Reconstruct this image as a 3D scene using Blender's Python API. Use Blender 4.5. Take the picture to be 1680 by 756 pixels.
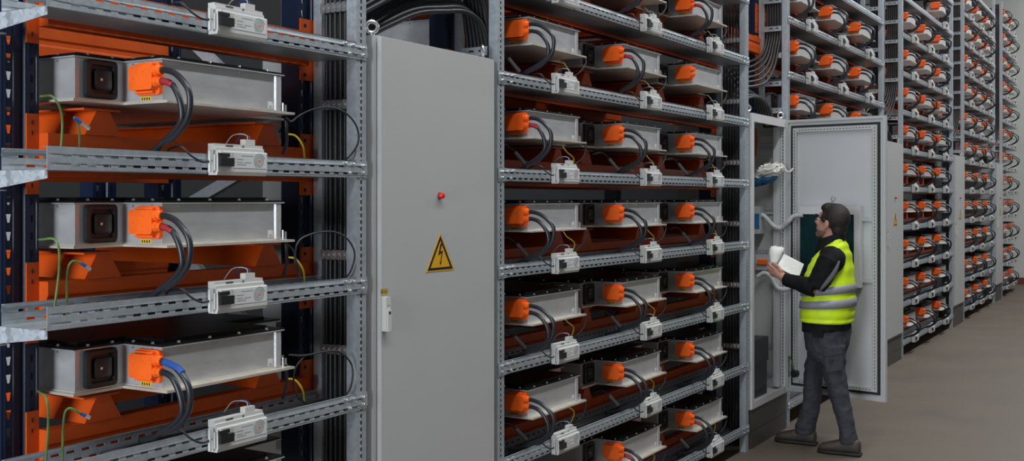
import bpy, bmesh, math, random
from mathutils import Vector, Matrix
random.seed(7)
for o in list(bpy.data.objects): bpy.data.objects.remove(o)
SC = bpy.context.scene
COL = SC.collection

# ------------------------------------------------------------------ camera
W, H = 1680.0, 756.0
VPX, HORY = 1915.0, 326.0              # vanishing point of the rack direction, horizon
FSEC = 2109.0
TH = math.asin((VPX-W/2)/FSEC)
FPX = FSEC*math.cos(TH)
EYE = 1.78
D = 2.957*math.cos(TH)
CX, CY = D*math.tan(TH), -D
FWD = Vector((math.cos(TH), math.sin(TH), 0)); RGT = Vector((math.sin(TH), -math.cos(TH), 0))
CAMP = Vector((CX, CY, EYE))
cam = bpy.data.cameras.new('camera'); camo = bpy.data.objects.new('camera', cam); COL.objects.link(camo)
cam.sensor_width = 36; cam.lens = FPX/W*36; cam.shift_y = -(H/2-HORY)/W; cam.clip_start = .05
camo.location = CAMP
camo.rotation_euler = (math.pi/2, 0, TH-math.pi/2)
SC.camera = camo

# ------------------------------------------------------------------ world, lights, exposure
wd = bpy.data.worlds.new('world'); SC.world = wd; wd.use_nodes = True
wd.node_tree.nodes['Background'].inputs[0].default_value = (.75, .85, 1, 1)
wd.node_tree.nodes['Background'].inputs[1].default_value = .05
SC.view_settings.view_transform = 'Standard'; SC.view_settings.look = 'None'
SC.view_settings.exposure = 0.0; SC.view_settings.gamma = 1; SC.view_settings.use_curve_mapping = False
def area(name, loc, rot, sx, sy, power, col=(1, 1, 1)):
    l = bpy.data.lights.new(name, 'AREA'); l.shape = 'RECTANGLE'; l.size = sx; l.size_y = sy; l.energy = power; l.color = col
    o = bpy.data.objects.new(name, l); COL.objects.link(o); o.location = loc; o.rotation_euler = rot
    return o
# rows of ceiling lamps over the aisle and one dim row over the passage behind the rack
area('aisle_lamp_row', (13.2, -2.5, 7.2), (0, 0, 0), 26.5, .4, 1130, (.95, .98, 1))
# area light added for the brightness from the hall's left end, source unseen
area('gate_daylight', (-3.9, -.5, 2.2), (0, -math.pi/2, 0), 3.6, 2.6, 560, (.86, .93, 1))

# ------------------------------------------------------------------ pixel helpers (positions on planes of the place)
def ray(px, py):
    return FWD + RGT*((px-W/2)/FPX) + Vector((0, 0, 1))*((HORY-py)/FPX)
def onY(px, py, Y):
    d = ray(px, py); return CAMP + d*((Y-CY)/d.y)
def onX(px, py, X):
    d = ray(px, py); return CAMP + d*((X-CX)/d.x)
def onZ(px, py, Z):
    d = ray(px, py); return CAMP + d*((Z-EYE)/d.z)
def onP(px, py, p0, n):
    d = ray(px, py); return CAMP + d*((p0-CAMP).dot(n)/d.dot(n))

# ------------------------------------------------------------------ mesh helpers
class MB:
    def __init__(s): s.v = []; s.f = []
    def quad(s, *p):
        n = len(s.v); s.v += [tuple(q) for q in p]; s.f.append(tuple(range(n, n+len(p)))); return s
    def box(s, x0, x1, y0, y1, z0, z1):
        n = len(s.v)
        s.v += [(x0,y0,z0),(x1,y0,z0),(x1,y1,z0),(x0,y1,z0),(x0,y0,z1),(x1,y0,z1),(x1,y1,z1),(x0,y1,z1)]
        s.f += [tuple(n+i for i in q) for q in ((0,3,2,1),(4,5,6,7),(0,1,5,4),(1,2,6,5),(2,3,7,6),(3,0,4,7))]
        return s
    def prism(s, poly, a0, a1, axis='z'):
        """extrude a 2-d polygon; axis z: poly=(x,y); axis y: poly=(x,z); axis x: poly=(y,z)"""
        def P(p, a): return (p[0],p[1],a) if axis == 'z' else ((p[0],a,p[1]) if axis == 'y' else (a,p[0],p[1]))
        n = len(s.v); k = len(poly)
        s.v += [P(p, a0) for p in poly] + [P(p, a1) for p in poly]
        s.f.append(tuple(n+i for i in reversed(range(k)))); s.f.append(tuple(n+k+i for i in range(k)))
        for i in range(k):
            j = (i+1) % k; s.f.append((n+i, n+j, n+k+j, n+k+i))
        return s
    def tube(s, pts, r, n=8, cap=True, flat=None):
        pts = [Vector(p) for p in pts]; m = len(pts)
        rs = r if isinstance(r, (list, tuple)) else [r]*m
        base = len(s.v); up = None
        for i, p in enumerate(pts):
            t = (pts[min(i+1, m-1)]-pts[max(i-1, 0)])
            t = t.normalized() if t.length > 1e-9 else Vector((0, 0, 1))
            if up is None:
                a = Vector((0, 0, 1)) if abs(t.z) < .9 else Vector((1, 0, 0)); up = (a-t*a.dot(t)).normalized()
            else:
                u2 = up-t*up.dot(t); up = u2.normalized() if u2.length > 1e-6 else up
            side = t.cross(up)
            for k in range(n):
                an = 2*math.pi*k/n; s.v.append(tuple(p+(up*math.cos(an)+side*math.sin(an))*rs[i]))
        for i in range(m-1):
            for k in range(n):
                k2 = (k+1) % n; a = base+i*n; s.f.append((a+k, a+k2, a+n+k2, a+n+k))
        if cap:
            s.f.append(tuple(base+k for k in reversed(range(n)))); s.f.append(tuple(base+(m-1)*n+k for k in range(n)))
        return s
    def loft(s, rings, cap=True, closed=True):
        base = len(s.v); n = len(rings[0]); m = len(rings)
        for r in rings: s.v += [tuple(p) for p in r]
        for i in range(m-1):
            for k in range(n if closed else n-1):
                k2 = (k+1) % n; a = base+i*n; s.f.append((a+k, a+k2, a+n+k2, a+n+k))
        if cap:
            s.f.append(tuple(base+k for k in reversed(range(n)))); s.f.append(tuple(base+(m-1)*n+k for k in range(n)))
        return s
    def ell(s, c, r, nu=14, nv=9, rot=None):
        base = len(s.v); c = Vector(c)
        for i in range(nv+1):
            ph = math.pi*i/nv-math.pi/2
            for k in range(nu):
                a = 2*math.pi*k/nu
                p = Vector((r[0]*math.cos(ph)*math.cos(a), r[1]*math.cos(ph)*math.sin(a), r[2]*math.sin(ph)))
                if rot: p = rot @ p
                s.v.append(tuple(c+p))
        for i in range(nv):
            for k in range(nu):
                k2 = (k+1) % nu; a = base+i*nu
                s.f.append((a+k, a+k2, a+nu+k2, a+nu+k))
        return s
    def torus(s, c, ax, R, r, n=20, k=8):
        ax = Vector(ax).normalized(); a = Vector((0, 0, 1)) if abs(ax.z) < .9 else Vector((1, 0, 0))
        e1 = (a-ax*a.dot(ax)).normalized(); e2 = ax.cross(e1); c = Vector(c); base = len(s.v)
        for i in range(n):
            t = 2*math.pi*i/n; d = e1*math.cos(t)+e2*math.sin(t)
            for j in range(k):
                u = 2*math.pi*j/k; s.v.append(tuple(c+d*(R+r*math.cos(u))+ax*(r*math.sin(u))))
        for i in range(n):
            for j in range(k):
                i2 = (i+1) % n; j2 = (j+1) % k
                s.f.append((base+i*k+j, base+i2*k+j, base+i2*k+j2, base+i*k+j2))
        return s
    def mesh(s, name, mat, smooth=False, bevel=0, solid=0, weld=False, segs=1):
        bm = bmesh.new()
        vs = [bm.verts.new(p) for p in s.v]
        for f in s.f:
            try: bm.faces.new([vs[i] for i in f])
            except ValueError: pass
        if weld or solid: bmesh.ops.remove_doubles(bm, verts=bm.verts, dist=1e-5)
        if solid:
            bmesh.ops.recalc_face_normals(bm, faces=bm.faces)
            bmesh.ops.solidify(bm, geom=bm.faces[:], thickness=solid)
        if bevel:
            bmesh.ops.bevel(bm, geom=[e for e in bm.edges if len(e.link_faces) == 2 and e.calc_face_angle(0) > .5], offset=bevel, segments=segs, profile=.5, affect='EDGES', clamp_overlap=True)
        if not smooth or bevel: bmesh.ops.recalc_face_normals(bm, faces=bm.faces)
        else: bmesh.ops.recalc_face_normals(bm, faces=bm.faces)
        me = bpy.data.meshes.new(name); bm.to_mesh(me); bm.free()
        if smooth is True: me.polygons.foreach_set('use_smooth', [True]*len(me.polygons))
        elif smooth: me.set_sharp_from_angle(angle=smooth); me.polygons.foreach_set('use_smooth', [True]*len(me.polygons))
        if mat: me.materials.append(M[mat])
        return me
    def build(s, name, mat, parent=None, loc=None, **k):
        return mobj(name, s.mesh(name, mat, **k), parent, loc)
def mobj(name, me, parent=None, loc=None):
    o = bpy.data.objects.new(name, me); COL.objects.link(o)
    if parent: o.parent = parent
    if loc is not None: o.location = loc
    return o
def tag(o, label, cat, group=None):
    o['label'] = label; o['category'] = cat
    if group: o['group'] = group
    return o
def thing(name, label, cat, loc=(0, 0, 0), rz=0, group=None):
    o = bpy.data.objects.new(name, None); COL.objects.link(o); o.empty_display_size = .05
    o.location = loc; o.rotation_euler = (0, 0, rz)
    return tag(o, label, cat, group)
def dup(root, loc=None, label=None, parent=None, skip=()):
    c = root.copy(); COL.objects.link(c)
    if parent: c.parent = parent
    if loc is not None: c.location = loc
    if label: c['label'] = label
    for ch in root.children:
        if ch.name.split('.')[0] in skip: continue
        dup(ch, parent=c, skip=skip)
    return c
def crom(pts, n=6):
    pts = [Vector(p) for p in pts]; P = [pts[0]*2-pts[1]]+pts+[pts[-1]*2-pts[-2]]; out = []
    for i in range(1, len(P)-2):
        a, b, c, d = P[i-1:i+3]
        for k in range(n):
            t = k/n
            out.append(.5*((2*b)+(c-a)*t+(2*a-5*b+4*c-d)*t*t+(3*b-a-3*c+d)*t**3))
    out.append(pts[-1]); return out

# ------------------------------------------------------------------ materials
M = {}
def mat(name, col, rough=.5, metal=0., noise=0., nscale=20., bump=0., bscale=200., spec=.5, emit=None, rvar=0., stretch=None, voronoi=False, coat=0., trans=0.):
    m = bpy.data.materials.new(name); m.use_nodes = True; nt = m.node_tree; b = nt.nodes['Principled BSDF']
    b.inputs['Base Color'].default_value = (*col, 1); b.inputs['Roughness'].default_value = rough; b.inputs['Metallic'].default_value = metal
    b.inputs['Specular IOR Level'].default_value = spec
    if coat: b.inputs['Coat Weight'].default_value = coat; b.inputs['Coat Roughness'].default_value = .1
    if trans: b.inputs['Transmission Weight'].default_value = trans
    if noise or bump or rvar:
        tc = nt.nodes.new('ShaderNodeTexCoord'); mp = nt.nodes.new('ShaderNodeMapping'); nt.links.new(tc.outputs['Object'], mp.inputs[0])
        if stretch: mp.inputs['Scale'].default_value = stretch
    if noise or rvar:
        if voronoi:
            n = nt.nodes.new('ShaderNodeTexVoronoi'); n.inputs['Scale'].default_value = nscale; sep = nt.nodes.new('ShaderNodeSeparateColor')
            nt.links.new(n.outputs['Color'], sep.inputs[0]); fac = sep.outputs[0]
        else:
            n = nt.nodes.new('ShaderNodeTexNoise'); n.inputs['Scale'].default_value = nscale; n.inputs['Detail'].default_value = 6; fac = n.outputs['Fac']
        nt.links.new(mp.outputs[0], n.inputs['Vector'])
    if noise:
        r = nt.nodes.new('ShaderNodeMapRange'); nt.links.new(fac, r.inputs['Value'])
        r.inputs['From Min'].default_value = .25 if not voronoi else 0; r.inputs['From Max'].default_value = .75 if not voronoi else 1
        r.inputs['To Min'].default_value = 1-noise; r.inputs['To Max'].default_value = 1+noise
        mx = nt.nodes.new('ShaderNodeMix'); mx.data_type = 'RGBA'; mx.blend_type = 'MULTIPLY'; mx.inputs['Factor'].default_value = 1
        mx.inputs['A'].default_value = (*col, 1); nt.links.new(r.outputs[0], mx.inputs['B']); nt.links.new(mx.outputs['Result'], b.inputs['Base Color'])
    if rvar:
        r = nt.nodes.new('ShaderNodeMapRange'); nt.links.new(fac, r.inputs['Value'])
        r.inputs['From Min'].default_value = .25; r.inputs['From Max'].default_value = .75
        r.inputs['To Min'].default_value = max(.02, rough-rvar); r.inputs['To Max'].default_value = min(1, rough+rvar)
        nt.links.new(r.outputs[0], b.inputs['Roughness'])
    if bump:
        n2 = nt.nodes.new('ShaderNodeTexNoise'); n2.inputs['Scale'].default_value = bscale; n2.inputs['Detail'].default_value = 4
        nt.links.new(mp.outputs[0], n2.inputs['Vector'])
        bp = nt.nodes.new('ShaderNodeBump'); bp.inputs['Strength'].default_value = bump; bp.inputs['Distance'].default_value = .01
        nt.links.new(n2.outputs['Fac'], bp.inputs['Height']); nt.links.new(bp.outputs[0], b.inputs['Normal'])
    if emit: b.inputs['Emission Color'].default_value = (*emit[:3], 1); b.inputs['Emission Strength'].default_value = emit[3]
    M[name] = m; return m
mat('galv', (.47, .52, .56), .40, .5, .05, 70, rvar=.04, voronoi=True)
mat('galv_spangle', (.62, .68, .74), .38, .5, .35, 55, voronoi=True)
mat('zinc', (.75, .76, .78), .25, .9)
mat('alu', (.56, .56, .57), .34, .5, .07, 9, rvar=.1, bump=.06, bscale=18, stretch=(1, 1, 3))
mat('alu_flange', (.70, .65, .57), .38, .5, .12, 14)
mat('lid_black', (.006, .006, .007), .38, 0, .3, 12, spec=.3)
mat('plastic_black', (.012, .012, .013), .42)
mat('fan_core', (.012, .011, .011), .5)
mat('white_mark', (.6, .6, .6), .5)
mat('conn_orange', (.95, .135, .010), .42, 0, .06, 30)
mat('rack_orange', (.60, .082, .006), .42, 0, .10, 14)
mat('navy', (.006, .014, .042), .35, 0, .15, 12)
mat('cab_grey', (.47, .475, .47), .5, 0, .02, 3, bump=.02, bscale=500)
mat('cab_in', (.50, .51, .52), .5, 0, .02, 4)
mat('gasket', (.01, .01, .01), .7)
mat('plinth', (.062, .057, .048), .55, 0, .1, 20)
mat('mon_white', (.60, .60, .58), .5)
mat('mon_label', (.68, .69, .69), .45)
mat('mon_print', (.30, .34, .36), .5)
mat('mon_ring', (.16, .27, .27), .5)
mat('mon_red', (.72, .22, .16), .5)
mat('cable', (.018, .018, .02), .42)
mat('cable_hv', (.018, .020, .026), .36)
mat('sleeve_red', (.35, .02, .03), .5)
mat('tape_blue', (.015, .07, .30), .5)
mat('wire_green', (.10, .17, .04), .45, 0, .5, 25, stretch=(1, 1, 1))
mat('wire_yellow', (.55, .42, .02), .45)
mat('yellow_label', (.70, .50, .02), .5)
mat('sign_yellow', (.72, .38, .005), .5)
mat('sign_black', (.012, .006, .004), .5)
mat('red_lamp', (.75, .01, .008), .3)
mat('steel_mid', (.22, .22, .23), .4, .4)
mat('steel_dark', (.10, .10, .105), .5, .3)
mat('concrete', (.120, .094, .069), .62, 0, .16, 1.3, bump=.05, bscale=60, rvar=.1)
mat('wall_grey', (.62, .62, .59), .8, 0, .04, 2)
mat('wall_white', (.6, .61, .61), .8)
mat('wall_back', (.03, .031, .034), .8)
mat('wall_aisle', (.16, .16, .16), .8)
mat('panel_grey', (.5, .53, .57), .6)
mat('ceiling', (.45, .45, .45), .8)
mat('trim_dark', (.07, .08, .09), .5)
mat('kerb_red', (.16, .04, .035), .6)
mat('screen_teal', (.004, .028, .034), .12, 0, .5, 6)
mat('frame_white', (.62, .62, .63), .45)
mat('conduit', (.55, .55, .54), .5)
mat('paper', (.80, .79, .76), .7)
mat('bag', (.72, .70, .66), .5, 0, .1, 30)
mat('blue', (.02, .14, .32), .45)
mat('skin', (.50, .25, .18), .5, 0, .08, 30)
mat('hair', (.015, .0095, .0075), .6, 0, .5, 60, bump=.5, bscale=160)
mat('hivis', (.62, .85, .01), .6, 0, .06, 14, bump=.25, bscale=16)
mat('reflective', (.27, .27, .31), .5, .1, .05, 40)
mat('jacket', (.007, .007, .008), .8, 0, .3, 30, bump=.3, bscale=22, spec=.2)
mat('jacket_grey', (.10, .10, .11), .6)
mat('trousers', (.036, .036, .048), .8, 0, .15, 30, bump=.5, bscale=17)
mat('shoe', (.045, .032, .026), .6, 0, .2, 40)
mat('sole', (.012, .011, .011), .7)
mat('beard', (.22, .105, .07), .7, 0, .3, 80)
mat('eye_white', (.7, .68, .65), .3)
mat('print_grey', (.5, .5, .49), .7)
mat('hivis_print', (.25, .38, .02), .6)
mat('copper', (.45, .16, .09), .4, .5)
mat('glass_black', (.01, .01, .01), .2)
mat('duct', (.13, .13, .135), .55)
# ------------------------------------------------------------------ the setting
XW = 26.75
def struct(name, mb, m, **k):
    o = mb.build(name, m, **k); o['kind'] = 'structure'; return o
struct('floor', MB().box(-4, XW+.3, -7.2, 3.9, -.1, 0), 'concrete')
struct('wall_right', MB().box(XW, XW+.2, -7.2, 3.9, 0, 7.6), 'wall_grey')
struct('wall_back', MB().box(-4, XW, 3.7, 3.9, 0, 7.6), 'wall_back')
struct('wall_front', MB().box(-4, XW, -7.2, -7.0, 0, 7.6), 'wall_aisle')
struct('wall_left', MB().box(-4.2, -4, -7.2, 3.9, 0, 7.6), 'wall_grey')
struct('ceiling', MB().box(-4.2, XW+.2, -7.2, 3.9, 7.6, 7.8), 'ceiling')
struct('trim_1', MB().box(XW-.06, XW-.002, -6.9, -.2, 1.93, 2.13), 'trim_dark', bevel=.006)
struct('baseboard_right', MB().box(XW-.04, XW-.002, -6.9, 3.6, .001, .14), 'kerb_red', bevel=.006)

# ------------------------------------------------------------------ layout of the racks
PER = 4.335
BAY = {1: (3.389, 4.687)}
for b in range(2, 7): BAY[b] = (5.737+(b-2)*PER, 9.02+(b-2)*PER)
PITCH = .4315
def TZ(k, b=2): return 1.918+(PITCH if b > 1 or k >= 0 else .4245)*k                       # top edge of the cable tray of level k
LEV = {1: (-3, 2), 2: (-4, 4), 3: None, 4: (-4, 7), 5: (-4, 8), 6: (-4, 8)}
TRAYS = {1: [-2, -1, 0, 1], 2: list(range(-4, 4)), 3: [-4, 1, 2, 3, 4], 4: list(range(-4, 7)), 5: list(range(-4, 8)), 6: list(range(-4, 8))}
BNAME = {1: 'the short bay before the nearest cabinet', 2: 'the bay between closed and open cabinet', 3: 'the bay above the open door',
         4: 'the bay after the second closed cabinet', 5: 'the bay after the third closed cabinet', 6: 'the last bay by the end wall'}
ORD = ['lowest', 'second lowest', 'third lowest', 'fourth lowest', 'fifth lowest', 'sixth lowest', 'seventh lowest', 'eighth lowest', 'ninth lowest', 'tenth lowest', 'eleventh lowest', 'topmost']
def rowname(b, k):
    if b == 1: return {-3: 'bottom', -2: 'third', -1: 'second', 0: 'top', 1: 'uppermost'}[k] if k != -2 else 'third'
    if b == 3: return {-4: 'floor level', 1: 'first', 2: 'second', 3: 'third', 4: 'fourth'}[k]
    return ORD[k+4]
TOPZ = 5.32

def perf(mb, P, U, rows, v0, v1, pitch, slot, margin=.05):
    """flat sheet over u in 0..U, v in v0..v1 with real slots; rows = [(va, vb, offset)] sorted by va"""
    v = v0
    for (a, b_, off) in rows:
        mb.quad(P(0, v), P(U, v), P(U, a), P(0, a))
        u = 0; c = margin+off
        while c+slot < U-margin*.5:
            mb.quad(P(u, a), P(c, a), P(c, b_), P(u, b_)); u = c+slot; c += pitch
        mb.quad(P(u, a), P(U, a), P(U, b_), P(u, b_)); v = b_
    mb.quad(P(0, v), P(U, v), P(U, v1), P(0, v1))

# ---- cable tray
TH_, TD = .06, .19
def tray_mesh(U, back, e0, e1):
    mb = MB(); rows = [(-.0500, -.0425, .026), (-.0250, -.0175, 0)]
    perf(mb, lambda u, v: (u, 0, v), U, rows, -TH_, 0, .052, .029)
    mb.quad((e0, 0, 0), (U-e1, 0, 0), (U-e1, .012, 0), (e0, .012, 0))
    mb.quad((e0, 0, -TH_), (U-e1, 0, -TH_), (U-e1, TD, -TH_), (e0, TD, -TH_))
    if back: perf(mb, lambda u, v: (e0+u, TD, v), U-e0-e1, rows, -TH_, 0, .052, .029)
    else: mb.quad((e0, TD, -TH_), (U-e1, TD, -TH_), (U-e1, TD, 0), (e0, TD, 0))
    mb.quad((e0, TD, 0), (U-e1, TD, 0), (U-e1, TD-.012, 0), (e0, TD-.012, 0))
    return mb.mesh('cable_tray', 'galv', solid=.002)
TM1 = tray_mesh(4.745-3.389, True, 0, .065); TM2 = tray_mesh(9.08-5.675, True, .07, .065); TM6 = tray_mesh(2.36, True, .07, 0)
bolt_me = MB().tube([(0, .002, 0), (0, -.002, 0)], .0085, 8).tube([(0, -.001, 0), (0, -.006, 0), (0, -.0085, 0)], [.0065, .006, .003], 8).mesh('bolt', 'zinc', smooth=.6)
bolt_big = MB().tube([(0, .002, 0), (0, -.003, 0)], .010, 8).tube([(0, -.001, 0), (0, -.008, 0), (0, -.011, 0)], [.0075, .007, .004], 8).mesh('bolt', 'zinc', smooth=.6)
for b, ks in TRAYS.items():
    L, R = BAY[b]; x0 = L if b == 1 else L-.062; x1 = R+.058
    for k in ks:
        z = TZ(k, b)
        t = tag(mobj('cable_tray', TM1 if b == 1 else (TM6 if b == 6 else TM2), None, (x0, -.004, z)),
                f'slotted galvanised cable tray, {rowname(b, k)} one of {BNAME[b]}', 'cable tray', 'cable trays across the rack')
        if b <= 3:
            U = x1-x0
            ends = [(U-.028, -.018), (U-.028, -.044), (U-.085, -.014), (U-.105, -.046), (U-.128, -.012)]
            if b > 1: ends += [(.03, -.018), (.03, -.044), (.087, -.015), (.107, -.047), (.13, -.013)]
            for (bx, bz) in ends: mobj('bolt', bolt_me, t, (bx, -.002, bz))

# ---- galvanised rack posts with slot column
def post_mesh(h):
    mb = MB(); w = .058
    P = lambda u, v: (v, 0, u)
    perf(mb, P, h, [(.024, .033, 0)], 0, w, .0245, .0145, .02)
    mb.quad((0, 0, 0), (0, .045, 0), (0, .045, h), (0, 0, h)); mb.quad((w, 0, 0), (w, .045, 0), (w, .045, h), (w, 0, h))
    mb.quad((0, .045, 0), (.014, .045, 0), (.014, .045, h), (0, .045, h)); mb.quad((w, .045, 0), (w-.014, .045, 0), (w-.014, .045, h), (w, .045, h))
    return mb.mesh('rack_post', 'galv', solid=.0018)
PM = post_mesh(TOPZ)
POSTL = {(2, 0): 'right of the nearest cabinet', (1, 1): 'left of the nearest cabinet', (2, 1): 'left of the open cabinet', (3, 0): 'right of the open cabinet',
         (3, 1): 'left of the second closed cabinet', (4, 0): 'right of the second closed cabinet', (4, 1): 'left of the third closed cabinet', (5, 0): 'right of the third closed cabinet',
         (5, 1): 'left of the farthest cabinet', (6, 0): 'right of the farthest cabinet'}
for (b, e), w in POSTL.items():
    L, R = BAY[b]
    tag(mobj('rack_post', PM, None, (R if e else L-.062, 0, .001)), f'perforated galvanised steel rack post {w}', 'post', 'galvanised rack posts')

# ---- navy pallet rack uprights
def hole_cell(mb, P, u0, u1, v0, v1, q):
    c = [(u0, v0), (u1, v0), (u1, v1), (u0, v1)]
    for i in range(4):
        j = (i+1) % 4; mb.quad(P(*c[i]), P(*c[j]), P(*q[j]), P(*q[i]))
def upright_mesh(h, w=.12, d=.085):
    mb = MB(); P = lambda u, v: (u, 0, v); n = int(h/.05)
    for (a, b_, wt, wb, hh) in ((.012, .034, .016, .008, .024), (.086, .108, .009, .007, .020)):
        cu = (a+b_)/2
        for i in range(n):
            z = i*.05; q = [(cu-wb/2, z+.012), (cu+wb/2, z+.012), (cu+wt/2, z+.012+hh), (cu-wt/2, z+.012+hh)]
            hole_cell(mb, P, a, b_, z, z+.05, q)
    h = n*.05
    for (a, b_) in ((0, .012), (.034, .045), (.075, .086), (.108, w)): mb.quad(P(a, 0), P(b_, 0), P(b_, h), P(a, h))
    mb.quad((.045, 0, 0), (.05, .010, 0), (.05, .010, h), (.045, 0, h)); mb.quad((.05, .010, 0), (.07, .010, 0), (.07, .010, h), (.05, .010, h)); mb.quad((.07, .010, 0), (.075, 0, 0), (.075, 0, h), (.07, .010, h))
    for x in (0, w): mb.quad((x, 0, 0), (x, d, 0), (x, d, h), (x, 0, h))
    return mb.mesh('rack_upright', 'navy', solid=.002)
UM = upright_mesh(5.4)
def upright(x, y, lab): return tag(mobj('rack_upright', UM, None, (x, y, .001)), lab, 'upright', 'navy pallet rack uprights')
UPY = .25
upright(3.432, UPY, 'navy blue perforated rack upright at the left edge')
for (b, e), w in POSTL.items():
    L, R = BAY[b]
    if b > 4: continue
    upright(R-.03 if e else L-.107, UPY, f'navy blue perforated rack upright behind the post {w}')
upright(4.657, 1.0, 'navy rear rack upright seen above the silver modules in the front bay')
upright(4.657, 1.40, 'dark navy upright of the rack behind, seen through the front bay')
upright(5.63, 1.0, 'navy rear upright behind the nearest grey cabinet')
upright(8.99, 1.0, 'navy rear upright deep in the middle bay by the open cabinet')

# galvanised diagonals of the upright frames
for (x, y0, z0, y1, z1, lab) in ((4.71, .375, 2.05, .97, 2.50, 'upper galvanised diagonal brace behind the front bay modules'),
                                 (4.71, .97, 1.72, .375, 1.97, 'middle galvanised diagonal brace behind the front bay modules'),
                                 (4.71, .375, 1.15, .97, 1.60, 'lower galvanised diagonal brace behind the front bay modules')):
    a = Vector((x, y0, z0)); c = Vector((x, y1, z1)); d = (c-a).normalized(); n = Vector((0, -d.z, d.y))*.022
    mb = MB(); mb.loft([[p+n+Vector((s*.014, 0, 0)) if q else p-n+Vector((s*.014, 0, 0)) for (s, q) in ((-1, 0), (1, 0), (1, 1), (-1, 1))] for p in (a, c)])
    tag(mb.build('diagonal_brace', 'galv', bevel=.002), lab, 'brace')

# ---- orange beams with end plates
def beam_mesh(U):
    prof = [(0, -.075), (0, -.02), (.006, -.012), (.006, .002), (0, .01), (0, .05), (.048, .05), (.048, -.075)]
    return MB().prism(prof, 0, U, 'x').mesh('bar', 'rack_orange', bevel=.002)
def plate_mesh():
    mb = MB().box(0, .125, 0, .006, -.125, .105).box(.0, .006, .0061, .009, -.125, .105)
    return mb.mesh('end_plate', 'rack_orange', bevel=.0025)
hole_me = MB().tube([(0, .002, 0), (0, -.0015, 0)], .007, 10).mesh('plate_hole', 'gasket', smooth=.6)
PLM = plate_mesh()
BM = {1: beam_mesh(4.66-3.545), 2: beam_mesh(8.99-5.755), 6: beam_mesh(2.28)}
for b in range(1, 7):
    L, R = BAY[b]; xa = 3.545 if b == 1 else L+.018; xb = R-.027
    for k in TRAYS[b]:
        z = TZ(k, b); g = 'orange rack crossbars'
        t = thing('rack_crossbar', f'orange front crossbar behind the {rowname(b, k)} tray, {BNAME[b][4:]}', 'crossbar', (xa, .2, z), 0, g)
        mobj('bar', BM[b if b in (1, 6) else 2], t)
        if b <= 3:
            for (px_, fl) in ((xb-xa, 1), (0, -1)):
                p = mobj('end_plate', PLM, t, (px_, .04, 0)); p.scale.x = fl if (b > 1 or fl > 0) else -.32
                for (hx, hz) in ((.022, -.105), (.095, -.108), (.1, -.08), (.1, -.05), (.1, .085), (.095, .05), (.022, .08)) if (b > 1 or fl > 0) else ((.07, -.1), (.07, .05), (.07, .08)):
                    h_ = mobj('plate_hole', hole_me, p, (hx, 0, hz))
        if b <= 2 and k >= -3:
            t = thing('rack_crossbar', f'orange rear crossbar, {rowname(b, k)} tray level, {BNAME[b][4:]}', 'crossbar', (xa, .945, z), 0, 'orange rear crossbars')
            mobj('bar', BM[1 if b == 1 else 2], t)

# ---- hat shaped orange supports across the beams
sup_me = MB().prism([(-.065, 0), (-.06, 0), (-.022, .068), (.022, .068), (.06, 0), (.065, 0), (.03, .074), (-.03, .074)], 0, .86, 'y').mesh('support_bar', 'rack_orange')
sup_me = MB().prism([(-.066, 0), (.066, 0), (.024, .072), (-.024, .072)], 0, .86, 'y').mesh('profile', 'rack_orange', bevel=.002)
supw_me = MB().box(-.075, .055, -.008, .86, .0725, .078).mesh('top_strip', 'rack_orange')

# ------------------------------------------------------------------ battery modules
HB = .13   # housing height
plan = [(-.175, .165), (0, .165), (0, 0), (.50, 0), (.50, .20), (.70, .20), (.70, .92), (-.175, .92)]
def off(pl, d):
    out = []; n = len(pl)
    for i in range(n):
        p0, p1, p2 = (Vector(pl[i-1]), Vector(pl[i]), Vector(pl[(i+1) % n]))
        e1 = (p1-p0).normalized(); e2 = (p2-p1).normalized(); n1 = Vector((e1.y, -e1.x)); n2 = Vector((e2.y, -e2.x))
        out.append(tuple(p1+(n1+n2)*d))
    return out
housing_me = MB().prism(plan, .004, HB-.006).mesh('housing', 'alu', bevel=.004)
fl = off(plan, .020)
fl[2] = (-.018, -.040); fl[3] = (.535, -.036); fl[4] = (.535, .18)
flange_me = MB().prism(fl, -.004, .0035).prism(off(plan, .006), .0036, .008).mesh('bottom_flange', 'alu_flange', bevel=.001)
lip_me = MB().prism(off(plan, .012), HB-.0055, HB-.002).mesh('top_flange', 'alu')
lid_me = MB().prism(off(plan, .010), HB-.0018, HB+.004).prism(off(plan, -.03), HB+.0041, HB+.014).mesh('lid', 'lid_black', bevel=.001)
mb = MB()
def along(p, q, n):
    for i in range(n):
        t = (i+.5)/n; yield (p[0]+(q[0]-p[0])*t, p[1]+(q[1]-p[1])*t)
for (i, n) in ((0, 2), (2, 4), (1, 2), (7, 5)):
    for (x, y) in along(plan[i], plan[(i+1) % 8], n):
        mb.tube([(x, y, HB+.003), (x, y, HB+.010)], [.0055, .004], 7)
        dx, dy = ((0, -.0105) if i in (0, 2) else (-.0105, 0))
        mb.tube([(x+dx*.05, y+dy*.05, HB-.012), (x+dx*.2, y+dy*.2, HB-.012)], .004, 6)
bolts_me = mb.mesh('lid_bolts', 'zinc', smooth=.6)
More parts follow.
